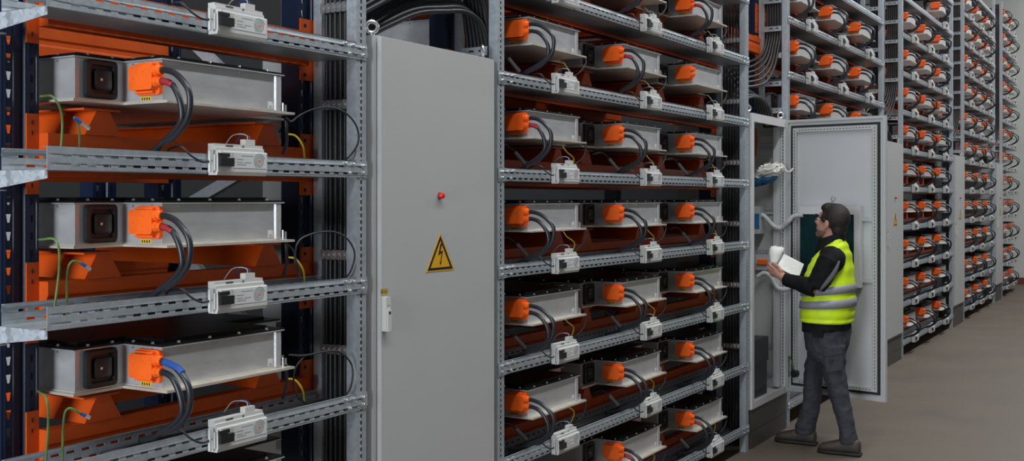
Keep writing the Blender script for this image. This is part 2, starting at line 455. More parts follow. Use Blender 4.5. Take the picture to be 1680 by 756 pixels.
# fan cover on the recessed front face, centre x=-.09
mb = MB(); fx, fz, s = -.092, .066, .056
def rrect(cx, cz, s, r, n=4, sz=None):
    sz = sz or s; out = []
    for (qx, qz, a0) in ((1, -1, -90), (1, 1, 0), (-1, 1, 90), (-1, -1, 180)):
        for i in range(n+1):
            a = math.radians(a0+90*i/n); out.append((cx+qx*(s-r)+r*math.cos(a), cz+qz*(sz-r)+r*math.sin(a)))
    return out
def lring(pl, y): return [(x, y, z) for (x, z) in pl]
mb.loft([lring(rrect(fx, fz, s, .012), .164), lring(rrect(fx, fz, s, .012), .150), lring(rrect(fx, fz, s-.004, .012), .147), lring(rrect(fx, fz, s-.014, .01), .148), lring(rrect(fx, fz, s-.016, .01), .158), lring(rrect(fx, fz, s-.02, .01), .158)])
fan_me = mb.mesh('fan_cover', 'plastic_black', smooth=.5)
mb = MB(); mb.loft([lring(rrect(fx+.004, fz, .031, .012), .160), lring(rrect(fx+.004, fz, .031, .012), .150), lring(rrect(fx+.004, fz, .027, .012), .147)])
core_me = mb.mesh('fan_core', 'fan_core', smooth=.5)
mark_me = MB().box(fx-.008, fx-.001, .1462, .1472, fz-.004, fz+.003).mesh('fan_mark', 'white_mark')
# orange connector on the side face x=0 (faces -x), y .02.. .12
mb = MB()
mb.prism(rrect(.046, .070, .050, .010, 3, .048), -.014, -.001, 'x')
mb.prism(rrect(.050, .071, .050, .010, 3, .036), -.040, -.0145, 'x')
conn_me = mb.mesh('connector', 'conn_orange', bevel=.002)
mb = MB()
for z in (.108, .026): mb.box(-.026, -.0145, .012, .09, z, z+.006)
for (y, z) in ((.08, .07), (.04, .09), (.04, .045), (.085, .10)): mb.tube([(-.0395, y, z), (-.0415, y, z)], .003, 6)
connd_me = mb.mesh('latch', 'conn_orange', bevel=.001)
mb = MB()
for z in (.09, .058): mb.tube([(-.024, .015, z), (-.024, -.012, z), (-.024, -.014, z), (-.024, -.026, z)], [.0165, .0165, .0135, .013], 10)
gland_me = mb.mesh('gland', 'conn_orange', smooth=.6)
def hv(z, r, rx, zt, back):
    pts = [(-.024, .0, z), (-.024, -.035, z), (-.025, -.075-rx*.4, z-.014), (-.023, -.108-rx, z-.058), (-.020, -.114-rx, z-.105), (-.016, -.094-rx, z*.4-.098), (-.011, -.050-rx*.6, zt+.066), (-.006, -.005, zt+.047), (-.002, .032, zt+.026), (.006, back, zt+.008)]
    return MB().tube(crom(pts, 4), r, 9).mesh('power_cable', 'cable_hv', smooth=True)
# tray floor lies .143+.06 under the module, cables dive behind the front flange
hv1 = hv(.09, .0094, .022, -.170, .10); hv2 = hv(.058, .0094, -.010, -.168, .10)
hv1b = hv(.09, .0094, .035, -.170, .10); hv2b = hv(.058, .0094, .008, -.168, .10)
yl_me = MB().box(-.0012, -.0002, .045, .091, .006, .0195).mesh('warning_label', 'yellow_label')
mb = MB()
for i, y in enumerate((.051, .061, .071, .081)): mb.box(-.0018, -.0013, y, y+.005, .009, .0165)
ylp_me = mb.mesh('label_print', 'sign_black')
id_me = MB().box(.445, .468, -.0012, -.0002, .012, .036).mesh('id_label', 'mon_label')
idp_me = MB().box(.449, .463, -.0018, -.0013, .015, .018).box(.449, .460, -.0018, -.0013, .020, .0225).mesh('label_print', 'mon_print')
mb = MB().prism([(.472, -.001), (.476, -.008), (.492, -.010), (.504, -.004), (.507, .03), (.501, .03), (.501, -.0005)], .006, HB-.008)
corner_me = mb.mesh('corner_strip', 'alu', bevel=.001)
mb = MB().box(.490, .53, -.004, .0, .006, .009).tube([(.525, -.004, -.002), (.525, -.004, .03)], .004, 6).tube([(.508, -.008, .004), (.508, -.008, .035)], .0035, 6)
stud_me = mb.mesh('earth_stud', 'zinc', smooth=.6)
dent_me = None
slv_me = MB().tube(crom([(-.026, -.03, .058), (-.0255, -.050, .0535), (-.025, -.071, .044)], 4), .0104, 8).mesh('sleeve', 'sleeve_red', smooth=True)
tape_me = MB().tube(crom([(-.026, -.035, .0895), (-.0255, -.062, .084), (-.025, -.089, .076), (-.024, -.11, .062)], 4), .0106, 8).mesh('sleeve', 'tape_blue', smooth=True)

def make_module(near, var=0):
    t = thing('battery_module', 'x', 'battery', group='silver battery modules on the racks')
    mobj('housing', housing_me, t); mobj('bottom_flange', flange_me, t)
    l = mobj('lid', lid_me, t)
    f = mobj('fan_cover', fan_me, t); mobj('fan_core', core_me, f)
    c = mobj('connector', conn_me, t); mobj('gland', gland_me, c); c['label'] = 'orange high voltage connector'
    if var != 2:
        a = mobj('power_cable', (hv1, hv1b)[var == 3], t); b_ = mobj('power_cable', (hv2, hv2b)[var == 3], t)
    if near:
        mobj('top_flange', lip_me, t)
        bl = mobj('lid_bolts', bolts_me, l); bl['kind'] = 'stuff'
        mobj('fan_mark', mark_me, f); mobj('latch', connd_me, c)
        w = mobj('warning_label', yl_me, t); mobj('label_print', ylp_me, w)
        w = mobj('id_label', id_me, t); mobj('label_print', idp_me, w)
        mobj('corner_strip', corner_me, t); mobj('earth_stud', stud_me, t)
        if var < 2: mobj('sleeve', (slv_me, tape_me)[var % 2], b_ if var % 2 == 0 else a)
    return t
PROTO = {(n, v): None for n in (0, 1) for v in (0, 1, 2, 3)}
def module(b, k, j, X, var):
    near = 1 if b <= 3 else 0; key = (near, var)
    zz = TZ(k, b)+.143+(.004 if b == 1 else 0)
    col = (['right', 'middle', 'left'] if b < 6 else ['', 'right', 'left'])[j]
    if b == 1: lab = f'silver battery module on the {rowname(1, k)} visible shelf of the short front bay'
    else: lab = f'silver battery module, {rowname(b, k)} shelf, {col} column of {BNAME[b]}'
    if PROTO[key] is None: PROTO[key] = make_module(near, var); o = PROTO[key]; o.location = (X, .005, zz); o['label'] = lab
    else: o = dup(PROTO[key], (X, .005, zz), lab)
    return o
# controller boxes clipped to the trays
mb = MB(); w = .215
mb.prism([(-.004, -.063), (-.040, -.063), (-.044, -.052), (-.044, .008), (-.040, .012), (-.004, .012)], 0, w, 'x')
body_me = mb.mesh('body', 'mon_white', bevel=.0015)
mb = MB(); mb.prism([(-.002, .0125), (-.036, .0125), (-.036, .022), (-.030, .024), (-.030, .034), (-.002, .034)], 0, w-.006, 'x')
step_me = mb.mesh('terminal_step', 'mon_white', bevel=.001)
term_me = MB().box(w*.62, w*.82, -.028, -.006, .0345, .052).mesh('terminal_block', 'mon_white', bevel=.001)
slot_me = MB().box(w*.22, w*.36, -.0312, -.0302, .026, .031).box(w*.55, w*.58, -.0312, -.0302, .0255, .031).mesh('slot', 'steel_dark')
label_me = MB().box(w*.30, w-.004, -.0452, -.0442, -.040, .007).mesh('front_label', 'mon_label')
mb = MB()
def disc(mb, cx, cz, r0, r1, y, n=20, a0=0, a1=360):
    for i in range(n):
        t0 = math.radians(a0+(a1-a0)*i/n); t1 = math.radians(a0+(a1-a0)*(i+1)/n)
        mb.quad((cx+r0*math.cos(t0), y, cz+r0*math.sin(t0)), (cx+r1*math.cos(t0), y, cz+r1*math.sin(t0)), (cx+r1*math.cos(t1), y, cz+r1*math.sin(t1)), (cx+r0*math.cos(t1), y, cz+r0*math.sin(t1)))
for r in (.0105, .0165, .0225): disc(mb, w-.036, -.017, r, r+.0022, -.0456, 24, 0 if r < .02 else 20, 360 if r < .02 else 235)
ring_me = mb.mesh('target_rings', 'mon_ring')
mb = MB(); disc(mb, w-.036, -.017, 0.0005, .0065, -.0456, 14); dot_me = mb.mesh('target_dot', 'mon_red')
mb = MB()
for (x0, x1, z) in ((.46, .70, -.001), (.37, .50, -.012), (.37, .48, -.022), (.52, .66, -.022), (.37, .55, -.029), (.32, .34, -.012), (.32, .34, -.02)): mb.box(w*x0, w*x1, -.0456, -.0453, z-.0016, z+.0006)
print_me = mb.mesh('label_print', 'mon_print')
plug_me = MB().box(.002, w*.27, -.056, -.0445, -.036, -.010).box(.0, w*.2, -.052, -.0445, -.007, .004).mesh('plug', 'plastic_black', bevel=.002)
clip_me = MB().tube([(-.02, -.03, -.055), (-.02, -.03, .012)], .006, 6).tube([(-.005, -.035, -.05), (-.005, -.035, .0)], .004, 6).tube([(.01, -.046, -.006), (.01, -.046, .010)], .006, 6).mesh('clip', 'conduit', smooth=.6)
lead_me = MB().tube(crom([(-.012, -.03, -.02), (-.05, -.03, -.024), (-.085, -.018, -.006), (-.105, .002, .02), (-.11, .04, .016), (-.10, .07, .002)], 4), .0035, 6).mesh('lead', 'cable', smooth=True)
wire_me = MB().tube(crom([(w*.72, -.016, .05), (w*.72, -.014, .064), (w*.66, .0, .070), (w*.62, .03, .064), (w*.60, .06, .03)], 4), .0018, 5).mesh('wire', 'mon_print', smooth=True)
wire2_me = MB().tube(crom([(w*.76, -.016, .05), (w*.76, -.014, .062), (w*.77, .02, .068), (w*.78, .05, .04)], 4), .0018, 5).mesh('wire', 'tape_blue', smooth=True)
def make_box(near):
    t = thing('controller_box', 'x', 'controller', group='white controller boxes on the trays')
    mobj('body', body_me, t); mobj('terminal_step', step_me, t); mobj('plug', plug_me, t); mobj('terminal_block', term_me, t)
    if near:
        mobj('slot', slot_me, t)
        f = mobj('front_label', label_me, t); mobj('target_rings', ring_me, f); mobj('target_dot', dot_me, f); mobj('label_print', print_me, f)
        mobj('clip', clip_me, t); mobj('lead', lead_me, t); mobj('wire', wire_me, t); mobj('wire', wire2_me, t)
    return t
BOXP = [None, None]
def ctl(b, k, j, X):
    n = 1 if b <= 3 else 0; z = TZ(k, b)-.002
    col = (['right', 'middle', 'left'] if b < 6 else ['', 'right', 'left'])[j]
    lab = (f'white controller box with target symbol on the {rowname(1, k)} visible tray, front bay' if b == 1 else
           f'white controller box, {rowname(b, k)} tray, {col} position, {BNAME[b]}')
    if BOXP[n] is None: BOXP[n] = make_box(n); o = BOXP[n]; o.location = (X, -.006, z); o['label'] = lab
    else: o = dup(BOXP[n], (X, -.006, z), lab)
SUPP = [None]
def support(b, k, X, i, j):
    col = ['right', 'middle', 'left'][j]; side = ['left', 'right'][i]
    lab = f'orange {side} bar under the {rowname(b, k)} {col} module, {BNAME[b][4:]}' if b > 1 else f'orange hat-profile bar {side} under the {rowname(b, k)} shelf module, front bay'
    loc = (X, .19, TZ(k, b)+.0505)
    if SUPP[0] is None:
        t = thing('support_bar', lab, 'support', loc, 0, 'orange support bars under the modules'); mobj('profile', sup_me, t); mobj('top_strip', supw_me, t); SUPP[0] = t
    else: dup(SUPP[0], loc, lab)
MODS = {1: {k: [0] for k in (-3, -2, -1, 0)}, 2: {k: ([0, 1, 2] if k > -4 else [0, 1]) for k in range(-4, 3)}, 3: {k: [0, 1, 2] for k in (1, 2, 3)},
        4: {k: ([0, 1, 2] if k < 5 else [0]) for k in range(-4, 6)}, 5: {k: [0, 1, 2] for k in range(-4, 7)}, 6: {k: [1, 2] for k in range(-4, 8)}}
rv = random.Random(3)
for b, rows in MODS.items():
    L, R = BAY[b]
    for k, js in rows.items():
        for j in js:
            X = R-.90 if b == 1 else R-1.0-1.035*j
            var = rv.choice([0, 3, 3, 3]) if (b, k, j) != (2, 1, 0) else 2
            if b == 1: var = {0: 0, -1: 0, -2: 1, -3: 3}[k]
            module(b, k, j, X, var)
            if k in TRAYS[b]: ctl(b, k, j, X+(.168 if b == 1 else .205))
            if b <= 4 and k in TRAYS[b]:
                support(b, k, X-.06, 0, j); support(b, k, X+.645, 1, j)

ctl(1, 1, 0, BAY[1][1]-.90+.168)
# cables lying in the trays, put in to darken the view through the slots
for b in (1, 2, 3):
    L, R = BAY[b]
    for k in TRAYS[b]:
        z = TZ(k, b)-TH_
        for i, y in enumerate((.034, .078, .122, .150)):
            x0 = L+.30 if b == 1 else L+.01; n = 8
            pts = [(x0+(R-.01-x0)*q/n, y+rv.uniform(-.003, .003), z+.0165+rv.uniform(0, .001)) for q in range(n+1)]
            tag(MB().tube(pts, .0125, 8).build('tray_cable', 'cable', smooth=True), f'thick black cable in the {rowname(b, k)} tray, {BNAME[b][4:]}', 'cable', f'cables lying in the {rowname(b, k)} tray of {BNAME[b]}')
# beams bridging the gaps above the cabinets
for g in (1, 2, 3, 4):
    xa = BAY[g][1]+.095; xb = BAY[g+1][0]-.112
    wn = ['the nearest cabinet', 'the open cabinet', 'the second closed cabinet', 'the third closed cabinet'][g-1]
    t = thing('rack_crossbar', f'bright orange crossbar bridging the gap above {wn}', 'crossbar', (xa, .2, 2.988), 0, 'orange gap crossbars')
    mobj('bar', beam_mesh(xb-xa), t)
    p = mobj('end_plate', PLM, t, (xb-xa-.006, .04, 0)); p.scale.z = .75
# pale panel behind the nearest cabinet and rear row of modules
p0, p1 = onY(468, 345, 1.62), onY(742, 345, 1.62)
tag(MB().box(p0.x, p1.x, 1.62, 1.65, p0.z, 3.2).build('partition_panel', 'panel_grey', bevel=.004), 'pale grey panel seen through the gap beside the nearest cabinet', 'panel')
# ------------------------------------------------------------------ cabinets
CABX = 4.785; CW = .845            # cabinet body x range
DX0, DX1 = 4.808, 5.612; DZ0, DZ1 = .305, 2.385; DY = -.022
eye_me = MB().torus((0, 0, .034), (0, 1, 0), .021, .0075, 22, 8).tube([(0, 0, -.002), (0, 0, .014)], [.013, .010], 10).mesh('lifting_eye', 'zinc', smooth=.7)
def dpt(px, py): p = onY(px, py, DY); return p.x-CABX, p.z
def cabinet_shell(t, door=True):
    w = CW
    # frame and panels as one open box with thickness
    mb = MB().box(0, .022, .0, .55, .28, 2.39).box(w-.022, w, .0, .55, .28, 2.39).box(.022, w-.022, .53, .55, .28, 2.39)
    mobj('side_panels', mb.mesh('side_panels', 'cab_grey', bevel=.002), t)
    mobj('roof_panel', MB().box(.022, w-.022, 0, .53, 2.365, 2.392).mesh('roof_panel', 'cab_grey', bevel=.002), t)
    mobj('floor_panel', MB().box(.022, w-.022, 0, .53, .28, .31).mesh('floor_panel', 'cab_in', bevel=.002), t)
    p = mobj('plinth', MB().box(.012, w-.012, .0, .53, .125, .279).box(.012, w-.012, .0, .53, .0005, .122).mesh('plinth', 'plinth', bevel=.003), t)
    for i, (x, y) in enumerate(((.032, .03), (w-.032, .03))):
        e_ = mobj('lifting_eye', eye_me, t, (x, y, 2.392)); e_.rotation_euler.z = (-.92, .55 if door else -1.1)[i]
def closed_cabinet(label):
    t = thing('switch_cabinet', label, 'cabinet', (CABX, 0, 0), 0, 'closed grey switch cabinets')
    cabinet_shell(t)
    a, c = DX0-CABX, DX1-CABX
    d = mobj('door', MB().box(a, c, DY, -.002, DZ0, DZ1).mesh('door', 'cab_grey', bevel=.003, segs=2), t)
    mobj('gasket', MB().box(a+.012, c-.012, -.0019, -.0001, DZ0+.012, DZ1-.012).mesh('gasket', 'gasket'), d)
    # red lamp
    x, z = dpt(721, 321); mb = MB().tube([(x, DY, z), (x, DY-.004, z)], .0145, 18); b_ = mobj('lamp_collar', mb.mesh('lamp_collar', 'steel_dark', smooth=.6), d)
    mb = MB().tube([(x, DY-.004, z), (x, DY-.016, z), (x, DY-.021, z), (x, DY-.023, z)], [.0125, .0122, .009, .002], 18)
    mobj('indicator_lamp', mb.mesh('indicator_lamp', 'red_lamp', smooth=.7), d)
    # warning triangle
    cx, cz = dpt(722, 444.5)[0], dpt(722, 444.5)[1]; hw = .100; hh = .1535
    def tri(s, y, up=0): 
        c0 = cz+hh/3
        return [(cx-hw*s, c0-hh/3*s), (cx+hw*s, c0-hh/3*s), (cx, c0+hh*2/3*s)]
    sg = mobj('warning_sign', MB().prism(tri(1, 0), DY-.0016, DY-.0002, 'y').mesh('warning_sign', 'sign_yellow'), d)
    o_, i_ = tri(.90, 0), tri(.70, 0); mb = MB()
    for i in range(3):
        j = (i+1) % 3; y = DY-.0019; mb.quad((o_[i][0], y, o_[i][1]), (o_[j][0], y, o_[j][1]), (i_[j][0], y, i_[j][1]), (i_[i][0], y, i_[i][1]))
    mobj('sign_border', mb.mesh('sign_border', 'sign_black'), sg)
    def bp(px, py):   # bolt traced on the sign face, zoom scale 9.45
        p = dpt(690+px/9.45, 370+py/9.45); return (p[0], DY-.0019, p[1])
    mb = MB().quad(bp(302, 278), bp(330, 280), bp(303, 400), bp(275, 425)).quad(bp(275, 425), bp(303, 400), bp(345, 385), bp(335, 412), bp(265, 470))
    mb.quad(bp(322, 408), bp(338, 405), bp(311, 580), bp(298, 580)).quad(bp(288, 566), bp(322, 566), bp(301, 616))
    mobj('lightning_bolt', mb.mesh('lightning_bolt', 'sign_black'), sg)
    # lock handle and name tag
    x, z = dpt(630.5, 516)
    h = mobj('lock_handle', MB().box(x-.014, x+.014, DY-.020, DY, z-.061, z+.066).box(x-.011, x+.011, DY-.026, DY-.02, z-.061, z+.02).mesh('lock_handle', 'mon_white', bevel=.003), d)
    mobj('key_hole', MB().tube([(x, DY-.0262, z+.008), (x, DY-.027, z+.008)], .0058, 12).mesh('key_hole', 'gasket'), h)
    mobj('handle_print', MB().box(x-.008, x+.006, DY-.0207, DY-.0201, z+.034, z+.038).mesh('handle_print', 'mon_print'), h)
    x, z = dpt(630, 478.3)
    g = mobj('name_tag', MB().box(x-.021, x+.021, DY-.0012, DY-.0002, z-.0125, z+.0125).mesh('name_tag', 'yellow_label2'), d)
    cu = bpy.data.curves.new('tag_text', 'FONT'); cu.body = 'SC.6.1'; cu.size = .0165; cu.align_x = 'CENTER'; cu.align_y = 'CENTER'; cu.extrude = .0001
    to = bpy.data.objects.new('tag_text', cu); COL.objects.link(to)
    me = bpy.data.meshes.new_from_object(to.evaluated_get(bpy.context.evaluated_depsgraph_get())); bpy.data.objects.remove(to)
    me.transform(Matrix.Translation((x, DY-.0016, z)) @ Matrix.Rotation(math.pi/2, 4, 'X')); me.name = 'tag_text'; me.materials.clear(); me.materials.append(M['sign_black'])
    mobj('tag_text', me, g)
    return t
mat('yellow_label2', (.45, .36, .06), .5)
C1 = closed_cabinet('nearest tall grey switch cabinet with large yellow warning triangle')
for n, lab in ((2, 'second closed grey cabinet, just behind the open door'), (3, 'third closed grey cabinet further down the aisle'), (4, 'farthest closed grey cabinet near the end wall')):
    dup(C1, (CABX+PER*n, 0, 0), lab)
# left frame strip and flat strips beside the cabinet
for i, lab in enumerate(('dark galvanised strip between rack post and nearest cabinet',)):
    pass

# ---- open cabinet
OX = CABX+PER
oc = thing('open_cabinet', 'grey switch cabinet standing open in front of the man', 'cabinet', (OX, 0, 0))
cabinet_shell(oc, False)
# perforated frame posts around the opening
def fpost(h):
    mb = MB(); perf(mb, lambda u, v: (v, 0, u), h, [(.007, .013, 0), (.023, .030, .012)], 0, .038, .025, .014, .02)
    mb.quad((0, 0, 0), (0, .05, 0), (0, .05, h), (0, 0, h)); mb.quad((.038, 0, 0), (.038, .05, 0), (.038, .05, h), (.038, 0, h))
    return mb.mesh('frame_post', 'cab_in', solid=.0018)
FPM = fpost(2.03)
mobj('front_frame', MB().box(.0, .048, -.012, .0, .285, 2.39).box(CW-.048, CW, -.012, 0, .285, 2.39).box(.048, CW-.048, -.012, 0, 2.33, 2.39).box(.048, CW-.048, -.012, 0, .285, .335).mesh('front_frame', 'frame_white', bevel=.003), oc)
mobj('inner_post', FPM, oc, (CW-.064, .03, .33)); mobj('post_shade', MB().box(CW-.062, CW-.028, .036, .07, .34, 2.35).box(CW-.026, CW-.0225, .004, .046, .34, 2.35).mesh('post_shade', 'steel_dark'), oc)  # dark backing added to imitate the shade behind the post slots
mb = MB(); perf(mb, lambda u, v: (0, v, u), 2.03, [(.010, .018, 0), (.030, .038, .012)], 0, .05, .025, .014, .02)
FP2 = mb.mesh('inner_post', 'cab_in', solid=.0018)
mobj('inner_post', FP2, oc, (CW-.03, .0, .33))
for (z, h) in ((2.17, .035), (2.27, .02), (1.66, .06), (1.33, .05), (.62, .03), (.40, .03)):
    mb = MB(); perf(mb, lambda u, v: (0, .05+u, v), .46, [(h*.35, h*.6, 0)], 0, h, .025, .012, .01)
    mobj('mounting_rail', mb.mesh('mounting_rail', 'galv', solid=.0025), oc, (CW-.034, 0, z))
XI = OX+CW-.04
def cpt(px, py, X): return onX(px, py, X)
# things inside it
p = cpt(1265, 205, XI)
cl = thing('cabinet_lamp', 'small black and yellow lamp under the roof inside the open cabinet', 'lamp', (0, 0, 0))
MB().box(XI-.04, XI, p.y-.06, p.y+.05, p.z-.02, p.z+.02).build('lamp_body', 'plastic_black', cl, bevel=.004)
MB().box(XI-.042, XI-.0402, p.y-.0, p.y+.035, p.z-.008, p.z+.012).build('lamp_lens', 'yellow_label', cl)
tag(MB().loft([[Vector((9.6, .12+dy, z))+Vector((dx, 0, 0)) for (dx, dy) in ((-.004, -w_), (.004, -w_), (.004, w_), (-.004, w_))] for (z, w_) in ((2.10, .01), (2.2, .02), (2.31, .012))]).build('copper_strap', 'copper'), 'copper coloured strap hanging at the top inside the open cabinet', 'strap')
# crumpled bag
rb = random.Random(5); mb = MB(); q = cpt(1259, 283, XI-.13)
mb.ell((XI-.13, q.y, q.z+.005), (.07, .13, .055), 26, 14)
mb.v = [(x+rb.uniform(-.012, .012), y+rb.uniform(-.016, .016), z+rb.uniform(-.018, .018)-(.25*(y-q.y))) for (x, y, z) in mb.v]
bag = thing('plastic_bag', 'crumpled white and blue plastic bag hung inside the open cabinet', 'bag', (0, 0, 0))
mb.build('bag_body', 'bag', bag, smooth=.5)
mb = MB().ell((XI-.14, q.y+.03, q.z-.052), (.05, .11, .032), 20, 10); mb.v = [(x+rb.uniform(-.008, .008), y+rb.uniform(-.01, .01), z+rb.uniform(-.01, .01)-(.25*(y-q.y))) for (x, y, z) in mb.v]
mb.build('bag_base', 'blue', bag, smooth=.5)
for dy in (-.10, -.17): MB().tube(crom([(XI-.1, q.y+dy+.05, q.z+.05), (XI-.11, q.y+dy+.03, q.z+.01), (XI-.11, q.y+dy, q.z+.005), (XI-.1, q.y+dy-.02, q.z+.03)], 5), .008, 6).build('bag_handle', 'bag', bag, smooth=True)
# blue device, orange switch, black box
p = cpt(1242, 362, XI-.12)
t = thing('relay_unit', 'grey relay unit with blue front inside the open cabinet', 'relay', (0, 0, 0))
MB().box(XI-.12, XI, p.y-.02, p.y+.09, p.z-.10, p.z+.11).build('housing', 'cab_grey', t, bevel=.004)
MB().box(XI-.124, XI-.1202, p.y-.018, p.y+.05, p.z-.06, p.z+.055).build('front_cover', 'blue', t, bevel=.001)
p = cpt(1253, 430, XI-.03)
t = thing('switch_block', 'orange switch on a grey block inside the open cabinet', 'switch', (0, 0, 0))
MB().box(XI-.025, XI, p.y-.05, p.y+.07, p.z-.06, p.z+.06).build('block', 'cab_grey', t, bevel=.003)
MB().box(XI-.045, XI-.0252, p.y-.03, p.y+.05, p.z-.015, p.z+.02).build('switch_lever', 'conn_orange', t, bevel=.003)
t = thing('transformer_box', 'black box standing at the bottom of the open cabinet', 'box', (0, 0, 0))
MB().box(9.36, 9.70, .066, .42, .311, .56).build('lower_case', 'plastic_black', t, bevel=.004)
MB().box(9.36, 9.715, .058, .43, .561, .74).build('upper_case', 'plastic_black', t, bevel=.004)

# ---- the open door
AL = math.radians(80); DWD = .785
HINGE = Vector((OX+CW-.012, -.020, 0)); dn = Vector((math.cos(AL-math.pi/2), math.sin(AL-math.pi/2), 0))
du = Vector((-math.cos(AL), -math.sin(AL), 0)); din = Vector((-math.sin(AL), math.cos(AL), 0))
def dl(px, py, depth=0):          # pixel -> (u, z) on the inner face of the door
    q = onP(px, py, HINGE+din*(.02+depth), din); return (q-HINGE).dot(du), q.z
# local axes: x along the door, -y towards the inside, z up
def DB(x0, x1, y0, y1, z0, z1): return MB().box(x0, x1, -y1, -y0, z0, z1)
door = mobj('door', DB(.0, DWD, 0, .02, DZ0, DZ1).mesh('door', 'cab_in', bevel=.003), oc, HINGE-Vector((OX, 0, 0))); door.rotation_euler = (0, 0, math.pi+AL); door['label'] = 'wide open door seen from the inside, with black gasket'
mobj('edge_fold', DB(.0, .018, .0201, .034, DZ0, DZ1).box(DWD-.018, DWD, -.034, -.0201, DZ0, DZ1).box(.018, DWD-.018, -.034, -.0201, DZ1-.018, DZ1).box(.018, DWD-.018, -.034, -.0201, DZ0, DZ0+.018).mesh('edge_fold', 'cab_grey', bevel=.002), door)
def frame(x0, x1, z0, z1, w, d0, d1): 
    return DB(x0, x0+w, d0, d1, z0, z1).box(x1-w, x1, -d1, -d0, z0, z1).box(x0+w, x1-w, -d1, -d0, z1-w, z1).box(x0+w, x1-w, -d1, -d0, z0, z0+w)
mobj('gasket', frame(.042, DWD-.042, DZ0+.045, DZ1-.045, .016, .0201, .032).mesh('gasket', 'gasket', bevel=.002), door)
# perforated inner tube frame
def tubeframe(x0, x1, z0, z1):
    mb = MB(); w = .03; d = .042
    rows = [(.011, .017, 0)]
    for xx in (x0, x1-w):
        perf(mb, lambda u, v: (xx+v, -d, z0+u), z1-z0, rows, 0, w, .025, .013, .02)
        mb.quad((xx, -.021, z0), (xx, -d, z0), (xx, -d, z1), (xx, -.021, z1)); mb.quad((xx+w, -.021, z0), (xx+w, -d, z0), (xx+w, -d, z1), (xx+w, -.021, z1))
    for zz in (z0, z1-w):
        perf(mb, lambda u, v: (x0+w+u, -d, zz+v), x1-x0-2*w, rows, 0, w, .025, .013, .02)
        mb.quad((x0+w, -.021, zz), (x0+w, -d, zz), (x1-w, -d, zz), (x1-w, -.021, zz)); mb.quad((x0+w, -.021, zz+w), (x0+w, -d, zz+w), (x1-w, -d, zz+w), (x1-w, -.021, zz+w))
    return mb.mesh('tube_frame', 'cab_grey')
mobj('tube_frame', tubeframe(.062, DWD-.062, DZ0+.066, DZ1-.066), door)
mobj('tube_shade', frame(.064, DWD-.064, DZ0+.068, DZ1-.068, .026, .022, .036).mesh('tube_shade', 'steel_dark'), door)  # dark strips inside the tube stand in for shade seen through its slots
for (px, py) in ((1425, 359), (1425, 460)):
    u, z = dl(px, py); mobj('cross_strut', DB(.094, DWD-.094, .0201, .034, z-.017, z+.017).mesh('cross_strut', 'cab_grey', bevel=.002), door)
# control panel box on the door
u0, zt = dl(1312, 338, .06); u1, zb = dl(1411, 472, .06)
pn = thing('control_panel', 'dark teal control panel in a white frame on the open door', 'control panel', HINGE, math.pi+AL)
mobj('panel_frame', DB(u1-.045, u1, .035, .085, zb, zt).box(u0, u1-.045, -.085, -.035, zt-.06, zt).box(u0, u1-.045, -.085, -.035, zb, zb+.03).mesh('panel_frame', 'frame_white', bevel=.003), pn)
mobj('screen', DB(u0, u1-.0455, .05, .075, zb+.0305, zt-.0605).mesh('screen', 'screen_teal'), pn)
u, z = dl(1366, 326, .03)
t = tag(MB().torus((0, 0, 0), (0, 1, 0), .016, .0035, 18, 6).box(-.008, .004, -.004, .012, -.035, -.012).build('key_ring', 'zinc', smooth=.6), 'small metal key ring hanging on the inside of the open door', 'ring')
t.parent = None; t.location = HINGE+du*u+din*.045+Vector((0, 0, z)); t.rotation_euler = (0, 0, math.pi+AL)
# pale corrugated conduits from cabinet to door
def corr(pts, r, name, label):
    P = crom(pts, 14); n = len(P); mb = MB().tube(P, [r*(1+.07*((i % 2)*2-1)) for i in range(n)], 12)
    tag(mb.build(name, 'conduit', smooth=.9), label, 'conduit')
P2 = lambda px, py, X: tuple(onX(px, py, X))
def PD(px, py, d): return tuple(onP(px, py, HINGE+din*(.02+d), din))
corr([P2(1243, 351, XI-.06), P2(1254, 355, XI-.06), P2(1268, 370, XI-.05), P2(1281, 374, XI-.04), PD(1293, 364, .06), PD(1302, 355, .05), PD(1318, 352.5, .05)], .018, 'upper_conduit', 'upper pale corrugated conduit running from cabinet to open door')
corr([P2(1243, 454, XI-.06), P2(1254, 448, XI-.06), P2(1265, 455, XI-.05), P2(1276, 472, XI-.04), PD(1292, 474, .06), PD(1306, 462, .05), PD(1320, 458, .05)], .018, 'lower_conduit', 'lower pale corrugated conduit sagging behind the papers')
# black plug at the door foot with yellow green wire
u, z = dl(1305, 612)
t = thing('door_socket', 'black socket near the bottom of the open door', 'socket', HINGE, math.pi+AL)
MB().tube([(u, -.021, z), (u, -.05, z), (u, -.06, z)], [.035, .03, .02], 12).build('socket_body', 'plastic_black', t, smooth=.6)
MB().tube(crom([(u, -.05, z+.02), (u-.01, -.06, z+.09), (u-.04, -.05, z+.13), (u-.05, -.03, z+.05), (u-.05, -.03, z-.03)], 5), .005, 6).build('wire', 'wire_green', t, smooth=True)

